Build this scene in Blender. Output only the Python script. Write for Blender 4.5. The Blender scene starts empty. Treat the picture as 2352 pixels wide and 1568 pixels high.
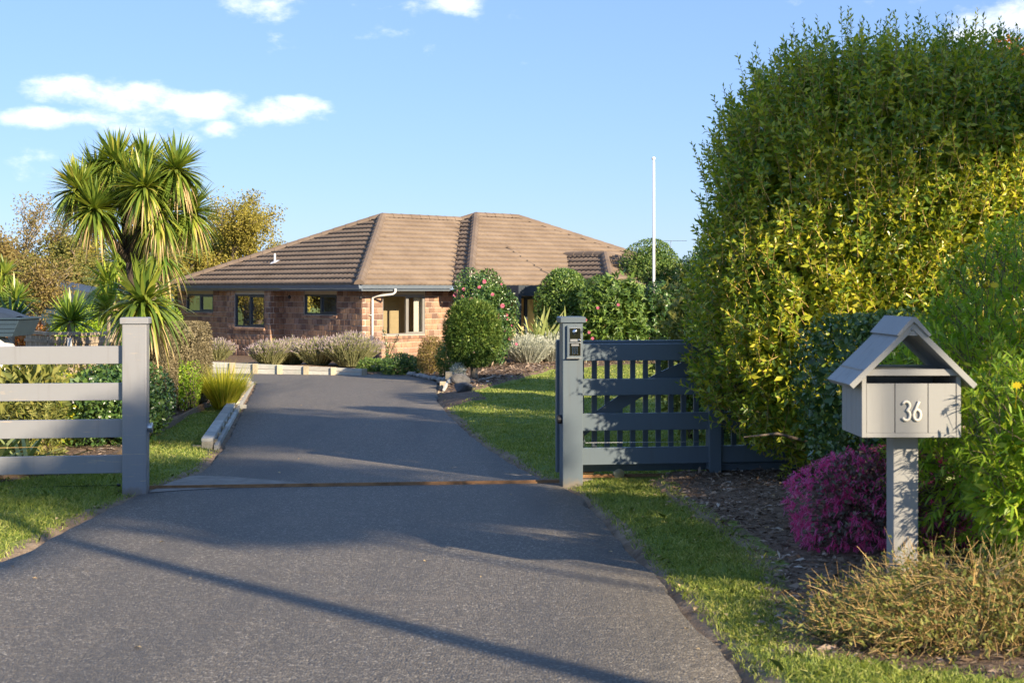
import bpy, bmesh, math, random
import numpy as np
from mathutils import Vector, Matrix, Quaternion

random.seed(7)
RNG = np.random.default_rng(7)
R = math.radians
SC = bpy.context.scene
COL = SC.collection

# ------------------------------------------------------------------ camera, sky, sun, exposure
CAMZ, F, HV = 1.80, 3266.7, 666.0        # eye height; focal length and horizon row for a 2352 px wide picture
cam_d = bpy.data.cameras.new("camera")
cam = bpy.data.objects.new("camera", cam_d)
COL.objects.link(cam)
cam.location = (0, 0, CAMZ)
cam.rotation_euler = (R(90), 0, 0)
cam_d.sensor_width = 36
cam_d.lens = F / 2352 * 36
cam_d.shift_y = -(784 - HV) / 2352
cam_d.clip_start = 0.05
cam_d.clip_end = 3000
cam_d.dof.use_dof = True
cam_d.dof.focus_distance = 27.0
cam_d.dof.aperture_fstop = 7.1
SC.camera = cam

SUN_AZ, SUN_EL = R(41.5), R(21)            # sun behind the camera's right shoulder
SUN_DIR = Vector((math.sin(SUN_AZ) * math.cos(SUN_EL), -math.cos(SUN_AZ) * math.cos(SUN_EL), math.sin(SUN_EL)))
sd = bpy.data.lights.new("sun", 'SUN')
sd.energy = 2.2
sd.angle = R(0.6)
sd.color = (1.0, 0.83, 0.60)
sun = bpy.data.objects.new("sun", sd)
COL.objects.link(sun)
sun.location = SUN_DIR * 60
sun.rotation_euler = SUN_DIR.to_track_quat('Z', 'Y').to_euler()

world = bpy.data.worlds.new("World")
SC.world = world
world.use_nodes = True
SC.view_settings.view_transform = 'Standard'
SC.view_settings.look = 'None'
SC.view_settings.gamma = 1.0
SC.view_settings.use_curve_mapping = False
SC.view_settings.exposure = 2.25
SC.cycles.max_bounces = 7
SC.cycles.diffuse_bounces = 3
SC.cycles.glossy_bounces = 3
SC.cycles.transmission_bounces = 3
SC.cycles.transparent_max_bounces = 8


def build_world():
    nt = world.node_tree
    for n in list(nt.nodes):
        nt.nodes.remove(n)
    L = nt.links.new

    def nd(t, **kw):
        n = nt.nodes.new(t)
        for k, v in kw.items():
            setattr(n, k, v)
        return n

    def mth(op, a, b=None, clamp=False):
        n = nd('ShaderNodeMath', operation=op, use_clamp=clamp)
        for i, x in enumerate((a, b)):
            if x is None:
                continue
            if isinstance(x, (int, float)):
                n.inputs[i].default_value = x
            else:
                L(x, n.inputs[i])
        return n.outputs[0]
    sky = nd('ShaderNodeTexSky', sky_type='NISHITA')
    sky.sun_disc = False
    sky.sun_elevation = SUN_EL
    sky.sun_rotation = math.pi - SUN_AZ
    sky.altitude = 0
    sky.air_density = 1.0
    sky.dust_density = 0.0
    sky.ozone_density = 6.0
    tc = nd('ShaderNodeTexCoord')
    sep = nd('ShaderNodeSeparateXYZ')
    L(tc.outputs['Generated'], sep.inputs[0])
    az = mth('ARCTAN2', sep.outputs[0], sep.outputs[1])
    el = mth('ARCSINE', sep.outputs[2])
    comb = nd('ShaderNodeCombineXYZ')
    L(az, comb.inputs[0])
    L(mth('MULTIPLY', el, 1.9), comb.inputs[1])
    noi = nd('ShaderNodeTexNoise')
    noi.inputs['Scale'].default_value = 26
    noi.inputs['Detail'].default_value = 9
    noi.inputs['Roughness'].default_value = 0.62
    L(comb.outputs[0], noi.inputs['Vector'])
    big = nd('ShaderNodeTexNoise')
    big.inputs['Scale'].default_value = 3.1
    big.inputs['Detail'].default_value = 3
    sh = nd('ShaderNodeVectorMath', operation='ADD')
    L(comb.outputs[0], sh.inputs[0])
    sh.inputs[1].default_value = CLOUD_SHIFT
    L(sh.outputs[0], big.inputs['Vector'])
    # cloud banks: (picture column, row, half width, half height, weight)
    banks = [(182, 204, 105, 38, 1.0), (330, 236, 150, 42, .95), (440, 242, 140, 36, .95), (110, 272, 150, 24, .9),
             (300, 280, 190, 30, .8), (640, 262, 120, 34, 1.0), (690, 242, 70, 24, .9), (500, 300, 60, 24, .8),
             (600, 6, 92, 46, 1.0), (1055, 6, 72, 30, 1.0), (2290, 62, 150, 48, 1.0), (2400, 30, 120, 50, 1.0),
             (400, 310, 110, 20, .55)]
    best = None
    for u, v, ru, rv, wt in banks:
        a0 = math.atan((u - 1176) / F)
        e0 = math.atan((HV - v) / math.hypot(F, u - 1176))
        dx = mth('DIVIDE', mth('SUBTRACT', az, a0), ru / F)
        dy = mth('DIVIDE', mth('SUBTRACT', el, e0), rv / F)
        d2 = mth('ADD', mth('MULTIPLY', dx, dx), mth('MULTIPLY', dy, dy))
        b = mth('MULTIPLY', mth('SUBTRACT', 1.0, d2), wt)
        best = b if best is None else mth('MAXIMUM', best, b)
    best = mth('MAXIMUM', best, -2.2)
    gen = mth('MULTIPLY', mth('SUBTRACT', big.outputs[0], 0.60), 6.0)
    gen = mth('MAXIMUM', gen, -2.2)
    # scattered unseen banks, added elsewhere in the sky to raise the ambient light
    best = mth('MAXIMUM', best, gen)
    dens = mth('ADD', mth('MULTIPLY', best, 0.62), mth('MULTIPLY', mth('SUBTRACT', noi.outputs[0], 0.5), 2.6))
    ms = nd('ShaderNodeMapRange', interpolation_type='SMOOTHSTEP')
    ms.inputs['From Min'].default_value = -0.10
    ms.inputs['From Max'].default_value = 1.0
    L(dens, ms.inputs['Value'])
    mix = nd('ShaderNodeMix', data_type='RGBA')
    L(mth('MULTIPLY', ms.outputs[0], 0.86), mix.inputs['Factor'])
    hs = nd('ShaderNodeHueSaturation')
    hs.inputs['Saturation'].default_value = SKY_SAT
    hs.inputs['Value'].default_value = SKY_VAL
    gm = nd('ShaderNodeGamma')
    gm.inputs['Gamma'].default_value = 0.5
    L(sky.outputs[0], gm.inputs['Color'])
    wb = nd('ShaderNodeMix', data_type='RGBA', blend_type='MULTIPLY')
    wb.inputs['Factor'].default_value = 1.0
    L(gm.outputs[0], wb.inputs['A'])
    wb.inputs['B'].default_value = (.66, .775, 1.04, 1)
    L(wb.outputs['Result'], hs.inputs['Color'])
    L(hs.outputs[0], mix.inputs['A'])
    mix.inputs['B'].default_value = (3.6, 3.6, 3.65, 1)
    bg = nd('ShaderNodeBackground')
    bg.inputs['Strength'].default_value = 0.092
    L(mix.outputs['Result'], bg.inputs['Color'])
    out = nd('ShaderNodeOutputWorld')
    L(bg.outputs[0], out.inputs['Surface'])


SKY_SAT, SKY_VAL, CLOUD_SHIFT = 1.0, 1.0, (2, 2, 5)
build_world()

# ------------------------------------------------------------------ ground shape and picture helpers


def G(y):
    """height of the land along the view: falls towards the house, rises towards the street"""
    y = np.asarray(y, dtype=float)
    s = 0.0217 - 0.0093 * np.tanh((y - 13.1) / 2.5)     # slope 0.031 near, 0.0125 far
    # integral of the slope, zero at 13.1
    t = (y - 13.1)
    g = -(0.0217 * t - 0.0093 * 2.5 * np.log(np.cosh(np.clip(t / 2.5, -60, 60))))
    return np.where(y < 0, np.minimum(g, G0), np.where(y > 60, G60, g))


G0, G60 = 9.0, -9.0
G0 = float(G(0.001))
G60 = float(G(59.99))


def g1(y):
    return float(G(y))


def P(u, v, y):
    return Vector(((u - 1176) * y / F, y, CAMZ - (v - HV) * y / F))


def GP(u, v):
    lo, hi = 2.0, 59.0
    for _ in range(50):
        m = (lo + hi) / 2
        if CAMZ - (v - HV) * m / F > g1(m):
            lo = m
        else:
            hi = m
    return ((u - 1176) * lo / F, lo)


# ------------------------------------------------------------------ object helpers
def tag(o, label=None, cat=None, group=None, kind=None):
    if label:
        o["label"] = label
    if cat:
        o["category"] = cat
    if group:
        o["group"] = group
    if kind:
        o["kind"] = kind
    return o


def thing(name, label, cat, loc=(0, 0, 0), rz=0.0, group=None):
    o = bpy.data.objects.new(name, None)
    COL.objects.link(o)
    o.empty_display_size = 0.2
    o.location = loc
    o.rotation_euler = (0, 0, rz)
    return tag(o, label, cat, group)


def link(name, me, mat=None, parent=None):
    o = bpy.data.objects.new(name, me)
    COL.objects.link(o)
    if mat is not None and not me.materials:
        me.materials.append(mat)
    if parent is not None:
        o.parent = parent
    return o


def np_mesh(name, V, faces, smooth=False):
    """V (n,3); faces: list of int arrays (m,k)"""
    me = bpy.data.meshes.new(name)
    V = np.ascontiguousarray(V, dtype=np.float32)
    me.vertices.add(len(V))
    me.vertices.foreach_set('co', V.ravel())
    faces = [np.asarray(f, dtype=np.int32) for f in faces if len(f)]
    nl = sum(f.size for f in faces)
    npoly = sum(len(f) for f in faces)
    me.loops.add(nl)
    me.polygons.add(npoly)
    me.loops.foreach_set('vertex_index', np.concatenate([f.ravel() for f in faces]))
    tot = np.concatenate([np.full(len(f), f.shape[1], np.int32) for f in faces])
    st = np.concatenate([[0], np.cumsum(tot)[:-1]]).astype(np.int32)
    me.polygons.foreach_set('loop_start', st)
    me.polygons.foreach_set('loop_total', tot)
    if smooth:
        me.polygons.foreach_set('use_smooth', np.ones(npoly, dtype=bool))
    me.update(calc_edges=True)
    return me


class MB:
    """collects simple solids into one mesh"""

    def __init__(s):
        s.v, s.f = [], []

    def add(s, vs, fs):
        b = len(s.v)
        s.v += [tuple(v) for v in vs]
        s.f += [tuple(b + i for i in f) for f in fs]
        return s

    def box(s, x0, x1, y0, y1, z0, z1):
        return s.add([(x0, y0, z0), (x1, y0, z0), (x1, y1, z0), (x0, y1, z0), (x0, y0, z1), (x1, y0, z1), (x1, y1, z1), (x0, y1, z1)],
                     [(0, 3, 2, 1), (4, 5, 6, 7), (0, 1, 5, 4), (1, 2, 6, 5), (2, 3, 7, 6), (3, 0, 4, 7)])

    def bar(s, a, b, w, h, up=(0, 0, 1)):
        """box from a to b, w wide, h thick"""
        a, b = Vector(a), Vector(b)
        d = (b - a).normalized()
        side = d.cross(Vector(up))
        if side.length < 1e-5:
            side = d.cross(Vector((0, 1, 0)))
        side.normalize()
        n = side.cross(d)
        vs = []
        for p in (a, b):
            for i, j in ((-1, -1), (1, -1), (1, 1), (-1, 1)):
                vs.append(p + side * (w / 2 * i) + n * (h / 2 * j))
        return s.add(vs, [(0, 1, 2, 3), (7, 6, 5, 4), (0, 4, 5, 1), (1, 5, 6, 2), (2, 6, 7, 3), (3, 7, 4, 0)])

    def tube(s, pts, rad, n=8, flat=1.0, upv=None):
        pts = [Vector(p) for p in pts]
        if not hasattr(rad, '__len__'):
            rad = [rad] * len(pts)
        vs, fs = [], []
        prev = None
        for i, p in enumerate(pts):
            t = (pts[min(i + 1, len(pts) - 1)] - pts[max(i - 1, 0)]).normalized()
            if upv is not None:
                a = Vector(upv)
                a = (a - t * a.dot(t)).normalized()
            elif prev is None:
                a = t.cross(Vector((0, 0, 1)))
                if a.length < 0.1:
                    a = t.cross(Vector((1, 0, 0)))
                a.normalize()
            else:
                a = (prev - t * prev.dot(t)).normalized()
            prev = a
            b = t.cross(a)
            for k in range(n):
                an = 2 * math.pi * k / n
                vs.append(p + (a * (math.cos(an) * flat) + b * math.sin(an)) * rad[i])
        for i in range(len(pts) - 1):
            for k in range(n):
                k2 = (k + 1) % n
                fs.append((i * n + k, i * n + k2, (i + 1) * n + k2, (i + 1) * n + k))
        fs.append(tuple(range(n - 1, -1, -1)))
        fs.append(tuple((len(pts) - 1) * n + k for k in range(n)))
        return s.add(vs, fs)

    def prism(s, poly, axis, a0, a1):
        """extrude a 2-d polygon along axis ('x': poly=(y,z); 'y': poly=(x,z); 'z': poly=(x,y))"""
        def pt(p, a):
            return {'x': (a, p[0], p[1]), 'y': (p[0], a, p[1]), 'z': (p[0], p[1], a)}[axis]
        n = len(poly)
        vs = [pt(p, a0) for p in poly] + [pt(p, a1) for p in poly]
        fs = [tuple(range(n)), tuple(range(2 * n - 1, n - 1, -1))]
        for i in range(n):
            j = (i + 1) % n
            fs.append((i, i + n, j + n, j))
        return s.add(vs, fs)

    def lathe(s, c, prof, n=16, axis='z'):
        c = Vector(c)
        vs, fs = [], []
        for r, h in prof:
            for k in range(n):
                a = 2 * math.pi * k / n
                if axis == 'z':
                    q = (r * math.cos(a), r * math.sin(a), h)
                elif axis == 'y':
                    q = (r * math.cos(a), h, r * math.sin(a))
                else:
                    q = (h, r * math.cos(a), r * math.sin(a))
                vs.append(c + Vector(q))
        m = len(prof)
        for i in range(m - 1):
            for k in range(n):
                k2 = (k + 1) % n
                fs.append((i * n + k, i * n + k2, (i + 1) * n + k2, (i + 1) * n + k))
        fs.append(tuple(range(n - 1, -1, -1)))
        fs.append(tuple((m - 1) * n + k for k in range(n)))
        return s.add(vs, fs)

    def mesh(s, name, smooth=False, fix=True):
        me = bpy.data.meshes.new(name)
        me.from_pydata(s.v, [], s.f)
        if fix:
            bm = bmesh.new()
            bm.from_mesh(me)
            bmesh.ops.recalc_face_normals(bm, faces=bm.faces)
            bm.to_mesh(me)
            bm.free()
        if smooth:
            me.polygons.foreach_set('use_smooth', [True] * len(me.polygons))
        return me

    def build(s, name, mat, parent=None, smooth=False, bevel=0.0):
        o = link(name, s.mesh(name, smooth), mat, parent)
        if bevel:
            m = o.modifiers.new('bevel', 'BEVEL')
            m.width = bevel
            m.segments = 2
            m.limit_method = 'ANGLE'
        return o


# ------------------------------------------------------------------ materials
class NT:
    def __init__(s, name):
        s.m = bpy.data.materials.new(name)
        s.m.use_nodes = True
        s.t = s.m.node_tree
        for n in list(s.t.nodes):
            s.t.nodes.remove(n)
        s.out = s.n('ShaderNodeOutputMaterial')

    def n(s, typ, ins=None, **kw):
        x = s.t.nodes.new(typ)
        for k, v in kw.items():
            setattr(x, k, v)
        if ins:
            for k, v in ins.items():
                s.set(x, k, v)
        return x

    def set(s, x, k, v):
        sock = x.inputs[k]
        if hasattr(v, 'is_linked') or isinstance(v, bpy.types.NodeSocket):
            s.t.links.new(v, sock)
        elif isinstance(v, (tuple, list)) and len(v) == 3 and sock.type == 'RGBA':
            sock.default_value = (*v, 1)
        else:
            sock.default_value = v

    def coord(s, kind='Object', scale=None):
        c = s.n('ShaderNodeTexCoord').outputs[kind]
        if scale is not None:
            c = s.n('ShaderNodeMapping', {'Vector': c, 'Scale': scale}).outputs[0]
        return c

    def pos(s, scale=None):
        c = s.n('ShaderNodeNewGeometry').outputs['Position']
        if scale is not None:
            c = s.n('ShaderNodeMapping', {'Vector': c, 'Scale': scale}).outputs[0]
        return c

    def noise(s, vec, scale, detail=4, rough=.55, out=0):
        return s.n('ShaderNodeTexNoise', {'Vector': vec, 'Scale': scale, 'Detail': detail, 'Roughness': rough}).outputs[out]

    def voro(s, vec, scale, out='Distance', feature='F1', rnd=1.0):
        return s.n('ShaderNodeTexVoronoi', {'Vector': vec, 'Scale': scale, 'Randomness': rnd}, feature=feature).outputs[out]

    def ramp(s, fac, stops, mode='LINEAR'):
        r = s.n('ShaderNodeValToRGB', {'Fac': fac})
        cr = r.color_ramp
        cr.interpolation = mode
        while len(cr.elements) > 1:
            cr.elements.remove(cr.elements[0])
        cr.elements[0].position = stops[0][0]
        cr.elements[0].color = (*stops[0][1], 1)
        for p, c in stops[1:]:
            e = cr.elements.new(p)
            e.color = (*c, 1)
        return r.outputs[0]

    def mr(s, val, a, b, c=0.0, d=1.0, smooth=False):
        return s.n('ShaderNodeMapRange', {'Value': val, 'From Min': a, 'From Max': b, 'To Min': c, 'To Max': d},
                   interpolation_type='SMOOTHSTEP' if smooth else 'LINEAR').outputs[0]

    def math(s, op, a, b=0.0, clamp=False):
        return s.n('ShaderNodeMath', {0: a, 1: b}, operation=op, use_clamp=clamp).outputs[0]

    def mix(s, fac, a, b, blend='MIX'):
        x = s.n('ShaderNodeMix', data_type='RGBA', blend_type=blend)
        s.set(x, 'Factor', fac)
        for key, v in (('A', a), ('B', b)):
            sock = [i for i in x.inputs if i.name == key and i.type == 'RGBA'][0]
            if isinstance(v, bpy.types.NodeSocket):
                s.t.links.new(v, sock)
            else:
                sock.default_value = (*v[:3], 1)
        return [o for o in x.outputs if o.type == 'RGBA'][0]

    def bump(s, h, strength=.3, dist=.01):
        return s.n('ShaderNodeBump', {'Height': h, 'Strength': strength, 'Distance': dist}).outputs[0]

    def bsdf(s, **kw):
        ins = {k.replace('_', ' '): v for k, v in kw.items()}
        return s.n('ShaderNodeBsdfPrincipled', ins)

    def done(s, sh):
        s.t.links.new(sh if isinstance(sh, bpy.types.NodeSocket) else sh.outputs[0], s.out.inputs['Surface'])
        return s.m


LB = 2.1


def leafmat(name, stops, rough=.45, trans=.3, spec=.4, tint=(1.25, 1.2, .5), objrand=False):
    t = NT(name)
    r = t.n('ShaderNodeNewGeometry').outputs['Random Per Island']
    big = t.noise(t.pos(), 1.7, 2)
    f = t.math('ADD', t.math('MULTIPLY', r, .75), t.math('MULTIPLY', t.math('SUBTRACT', big, .5), .7), )
    f = t.math('ADD', f, .125)
    kb = 1.0 if name.endswith(('flower', 'petal', 'spike', 'chip')) else LB
    col = t.ramp(f, [(p, tuple(min(.8, x * kb) for x in c)) for p, c in stops])
    b = t.bsdf(Base_Color=col, Roughness=rough, Specular_IOR_Level=spec)
    tr = t.n('ShaderNodeBsdfTranslucent', {'Color': t.mix(1.0, col, tint, 'MULTIPLY')})
    mx = t.n('ShaderNodeMixShader', {0: trans})
    t.t.links.new(b.outputs[0], mx.inputs[1])
    t.t.links.new(tr.outputs[0], mx.inputs[2])
    return t.done(mx)


def paint(name, col, rough=.45, var=.12, bump=.05, chips=None, grime=None):
    t = NT(name)
    c = t.pos()
    n1 = t.noise(c, 2.3, 5, .6)
    base = t.mix(t.mr(n1, .3, .7, 0, var), col, tuple(x * .6 for x in col))
    n2 = t.noise(t.pos((3, 3, 40)), 3, 4)
    base = t.mix(t.mr(n2, .55, .8, 0, var * .8), base, tuple(min(1, x * 1.25 + .02) for x in col))
    if chips:
        n3 = t.noise(t.pos((2.2, 2.2, 55)), 1.6, 6, .75)
        n4 = t.noise(c, 1.1, 2)
        m = t.math('MULTIPLY', t.mr(n3, .61, .66), t.mr(n4, .42, .52))
        base = t.mix(m, base, chips)
    if grime:
        zz = t.n('ShaderNodeSeparateXYZ', {'Vector': c}).outputs[2]
        gz = t.math('SUBTRACT', zz, t.math('MULTIPLY', t.noise(t.pos((1, 1, .6)), 11, 5, .7), .22))
        base = t.mix(t.mr(gz, -.02, -.09, 0, .75), base, grime)
        st = t.noise(t.pos((14, 14, .9)), 1.4, 5, .65)
        base = t.mix(t.mr(st, .56, .74, 0, .22), base, tuple(x * .45 for x in grime))
    b = t.bsdf(Base_Color=base, Roughness=t.mr(n1, .2, .8, rough - .08, rough + .1),
               Normal=t.bump(t.noise(t.pos((20, 20, 90)), 4, 4), bump, .004))
    return t.done(b)


def plain(name, col, rough=.5, metal=0.0, var=.15, scale=6, bump=0.0, spec=.5):
    t = NT(name)
    n1 = t.noise(t.pos(), scale, 5, .6)
    base = t.mix(t.mr(n1, .3, .75, 0, 1), tuple(x * (1 - var) for x in col), tuple(min(1, x * (1 + var)) for x in col))
    kw = {}
    if bump:
        kw['Normal'] = t.bump(t.noise(t.pos(), scale * 8, 4), bump, .01)
    return t.done(t.bsdf(Base_Color=base, Roughness=rough, Metallic=metal, Specular_IOR_Level=spec, **kw))


def timber(name, pale, dark, green=None, grain=(3, 3, 3), rough=.85):
    t = NT(name)
    obj = t.n('ShaderNodeObjectInfo').outputs['Random']
    rnd = t.n('ShaderNodeNewGeometry').outputs['Random Per Island']
    g = t.noise(t.coord('Object', grain), 6, 7, .7)
    c = t.mix(t.mr(g, .35, .7), dark, pale)
    k = t.noise(t.pos(), 1.3, 4)
    c = t.mix(t.mr(k, .5, .75, 0, .5), c, tuple(x * .55 for x in dark))
    if green:
        c = t.mix(t.mr(t.noise(t.pos(), 3.7, 5), .5, .7, 0, .6), c, green)
    sh = t.math('ADD', t.math('MULTIPLY', t.math('FRACT', t.math('ADD', obj, rnd)), .5), .75)
    c = t.mix(1.0, c, t.n('ShaderNodeCombineXYZ', {0: sh, 1: sh, 2: sh}).outputs[0], 'MULTIPLY')
    return t.done(t.bsdf(Base_Color=c, Roughness=rough, Normal=t.bump(g, .35, .006), Specular_IOR_Level=.25))


M = {}
M['post_grey'] = paint('fence_paint_grey', (.255, .26, .275), .38, .10, .05, chips=(.55, .42, .27), grime=(.24, .17, .11))
M['post_slate'] = paint('gate_paint_slate', (.112, .145, .170), .36, .15, .05, grime=(.20, .16, .11))
M['mail_grey'] = paint('mailbox_paint', (.285, .285, .275), .5, .10, .10, grime=(.20, .18, .14))
M['black'] = plain('black_plastic', (.012, .012, .013), .4)
M['chrome'] = plain('polished_steel', (.75, .75, .74), .12, 1.0, .05)
M['alu'] = plain('brushed_steel', (.62, .61, .58), .3, 1.0, .06)
M['plate'] = plain('dark_mirror_plate', (.10, .10, .075), .1, .9, .05)
M['number'] = plain('number_paint', (.80, .74, .63), .4, 0, .06)
M['frame_dark'] = plain('window_frame_blue_grey', (.045, .060, .078), .4, 0, .1)
M['frame_light'] = plain('window_frame_grey', (.24, .235, .22), .4, 0, .1)
M['gutter_dark'] = plain('gutter_slate', (.085, .11, .145), .4, 0, .1)
M['gutter'] = M['gutter_dark']
M['white'] = plain('white_pvc', (.78, .77, .74), .4, 0, .05)
M['cream'] = plain('cream_panel', (.52, .45, .34), .6, 0, .06)
M['soffit'] = plain('soffit_board', (.40, .37, .32), .7, 0, .06)
M['rust'] = plain('rusty_track', (.30, .165, .075), .75, .15, .4, 9, .3)
M['concrete'] = plain('old_concrete', (.25, .225, .19), .9, 0, .3, 7, .4)
M['bark'] = plain('bark_grey_brown', (.17, .13, .095), .9, 0, .35, 9, .6)
M['bark_dark'] = plain('bark_dark', (.07, .052, .038), .9, 0, .35, 9, .6)
M['bark_pale'] = plain('bark_pale', (.36, .29, .21), .9, 0, .3, 8, .6)
M['sleeper'] = timber('weathered_white_sleeper', (.60, .58, .52), (.40, .39, .35), (.36, .40, .36), (2, 2, 14))
M['sleeper_end'] = timber('cut_pine_post', (.56, .49, .36), (.38, .32, .22), None, (6, 6, 2))
M['edging'] = timber('dark_edging_board', (.30, .21, .13), (.16, .11, .07), None, (2, 2, 14))
M['paling'] = timber('paling_fence_wood', (.62, .51, .37), (.30, .23, .16), None, (9, 9, 1))
M['navy'] = plain('navy_steel', (.035, .060, .085), .45, 0, .15)
M['tarp_navy'] = plain('navy_tarpaulin', (.03, .045, .07), .6, 0, .2)
M['tarp_white'] = plain('white_tarpaulin', (.80, .77, .76), .6, 0, .04)
M['stone'] = plain('grey_rock', (.105, .102, .10), .9, 0, .4, 5, .9)
M['pebble'] = plain('river_stone', (.30, .29, .27), .8, 0, .35, 4, .5)


def glassmat(name, tint=(.9, .95, .93), refl=.55):
    t = NT(name)
    lw = t.n('ShaderNodeLayerWeight', {'Blend': .25}).outputs['Fresnel']
    gl = t.n('ShaderNodeBsdfGlossy', {'Roughness': .015, 'Color': (.95, .97, 1)})
    tr = t.n('ShaderNodeBsdfTransparent', {'Color': tint})
    mx = t.n('ShaderNodeMixShader', {0: t.math('ADD', t.math('MULTIPLY', lw, .6), refl, True)})
    t.t.links.new(tr.outputs[0], mx.inputs[1])
    t.t.links.new(gl.outputs[0], mx.inputs[2])
    return t.done(mx)


M['glass'] = glassmat('window_glass', (.75, .78, .76), .42)
M['glass_clear'] = glassmat('window_glass_clear', (.85, .84, .80), .10)


def brickmat():
    t = NT('rusticated_brick')
    rnd = t.math('FRACT', t.math('ADD', t.n('ShaderNodeObjectInfo').outputs['Random'],
                                 t.n('ShaderNodeNewGeometry').outputs['Random Per Island']))
    base = t.ramp(rnd, [(0, (.18, .112, .088)), (.25, (.285, .172, .118)), (.5, (.385, .232, .148)), (.75, (.44, .27, .17)), (1, (.32, .21, .165))])
    pos = t.n('ShaderNodeVectorMath', {0: t.pos((1, 1, .35)), 1: t.n('ShaderNodeCombineXYZ', {0: t.math('MULTIPLY', rnd, 37), 1: rnd}).outputs[0]}, operation='ADD').outputs[0]
    s = t.noise(pos, 11, 5, .65)
    c = t.mix(t.mr(s, .50, .80), base, (.15, .09, .07))
    s2 = t.noise(pos, 26, 4, .6)
    c = t.mix(t.mr(s2, .58, .78, 0, .7), c, (.46, .255, .12))
    return t.done(t.bsdf(Base_Color=c, Roughness=.72, Normal=t.bump(t.noise(t.pos(), 38, 5), .5, .01), Specular_IOR_Level=.3))


M['brick'] = brickmat()
M['mortar'] = plain('mortar', (.60, .51, .42), .95, 0, .12, 14, .3)


def rooftile():
    t = NT('chip_coated_roof_tile')
    c = t.pos()
    n = t.noise(c, 1.1, 6, .65)
    sp = t.noise(c, 60, 3, .6)
    base = t.mix(t.mr(n, .35, .7), (.175, .132, .100), (.255, .198, .152))
    base = t.mix(t.mr(sp, .4, .7, 0, .35), base, (.13, .095, .07))
    st = t.noise(t.pos((.8, .8, .25)), 1.0, 4, .7)
    base = t.mix(t.mr(st, .60, .72, 0, .6), base, (.10, .068, .048))
    return t.done(t.bsdf(Base_Color=base, Roughness=.85, Normal=t.bump(sp, .3, .01), Specular_IOR_Level=.2))


M['tile'] = rooftile()


def asphalt():
    t = NT('chip_seal_asphalt')
    c = t.pos()
    v = t.voro(c, 88, 'Color')
    vd = t.voro(c, 88, 'Distance')
    vx = t.n('ShaderNodeSeparateColor', {'Color': v}).outputs[0]
    big = t.noise(c, .45, 5, .6)
    base = t.mix(t.mr(big, .3, .7), (.140, .124, .102), (.185, .164, .136))
    ch = t.ramp(vx, [(0, (.058, .051, .042)), (.45, (.142, .126, .104)), (.8, (.23, .205, .17)), (.93, (.35, .32, .27)), (1, (.54, .50, .43))])
    base = t.mix(.70, base, ch)
    # old tyre darkening and dusty joins
    w = t.noise(t.pos((.9, .12, 1)), 1.0, 4, .6)
    base = t.mix(t.mr(w, .50, .66, 0, .55), base, (.085, .083, .080))
    du = t.noise(t.pos((.5, 2.6, 1)), .8, 5, .65)
    base = t.mix(t.mr(du, .60, .75, 0, .35), base, (.26, .215, .165))
    sx = t.n('ShaderNodeSeparateXYZ', {'Vector': c})
    wob = t.noise(c, 1.6, 5, .6)
    brk = t.noise(c, 3.1, 3)
    for y0, sl, w_ in ((7.05, .10, .012), (8.35, -.04, .009), (15.2, .12, .02), (22.6, .1, .03)):
        yy = t.math('SUBTRACT', t.math('SUBTRACT', sx.outputs[1], t.math('MULTIPLY', sx.outputs[0], sl)), t.math('ADD', t.math('MULTIPLY', t.math('SUBTRACT', wob, .5), .22), y0))
        ln = t.math('MULTIPLY', t.mr(t.math('ABSOLUTE', yy), w_, w_ * .2), t.mr(brk, .42, .58))
        base = t.mix(t.math('MULTIPLY', ln, .55), base, (.34, .26, .17))
    oil = t.noise(c, .9, 3)
    base = t.mix(t.mr(oil, .66, .74, 0, .45), base, (.05, .048, .045))
    h = t.math('ADD', t.math('MULTIPLY', vd, -1.0), t.math('MULTIPLY', t.noise(c, 160, 2), .3))
    return t.done(t.bsdf(Base_Color=base, Roughness=t.mr(vx, 0, 1, .55, .85), Normal=t.bump(h, .9, .012), Specular_IOR_Level=.45))


M['asphalt'] = asphalt()


def groundmat():
    t = NT('ground_cover')
    at = t.n('ShaderNodeAttribute', attribute_name='zone')
    sp = t.n('ShaderNodeSeparateColor', {'Color': at.outputs['Color']})
    mul, dirt = sp.outputs[1], sp.outputs[2]
    c = t.pos()
    n1 = t.noise(c, .8, 5, .6)
    n2 = t.noise(c, 28, 4, .7)
    grass = t.mix(t.mr(n1, .35, .65), (.15, .21, .04), (.25, .29, .07))
    grass = t.mix(t.mr(n2, .45, .7, 0, .6), grass, (.09, .125, .03))
    yel = t.noise(t.pos((1, .5, 1)), 2.2, 4)
    grass = t.mix(t.mr(yel, .55, .75, 0, .5), grass, (.32, .30, .11))
    n3 = t.noise(c, 16, 6, .7)
    mulch = t.ramp(n3, [(.25, (.055, .037, .026)), (.45, (.15, .105, .072)), (.6, (.24, .17, .12)), (.75, (.42, .33, .25))])
    n4 = t.noise(c, 5, 6, .65)
    soil = t.mix(t.mr(n4, .3, .7), (.15, .105, .072), (.38, .29, .20))
    e = t.noise(c, 9, 5, .7)
    md = t.mr(t.math('ADD', dirt, t.math('MULTIPLY', t.math('SUBTRACT', e, .5), 1.1)), .4, .62)
    mm = t.mr(t.math('ADD', mul, t.math('MULTIPLY', t.math('SUBTRACT', e, .5), .9)), .42, .58)
    col = t.mix(md, grass, soil)
    col = t.mix(mm, col, mulch)
    h = t.math('ADD', t.math('MULTIPLY', n2, .6), n3)
    return t.done(t.bsdf(Base_Color=col, Roughness=.95, Normal=t.bump(h, .8, .03), Specular_IOR_Level=.15))


M['ground'] = groundmat()

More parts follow.
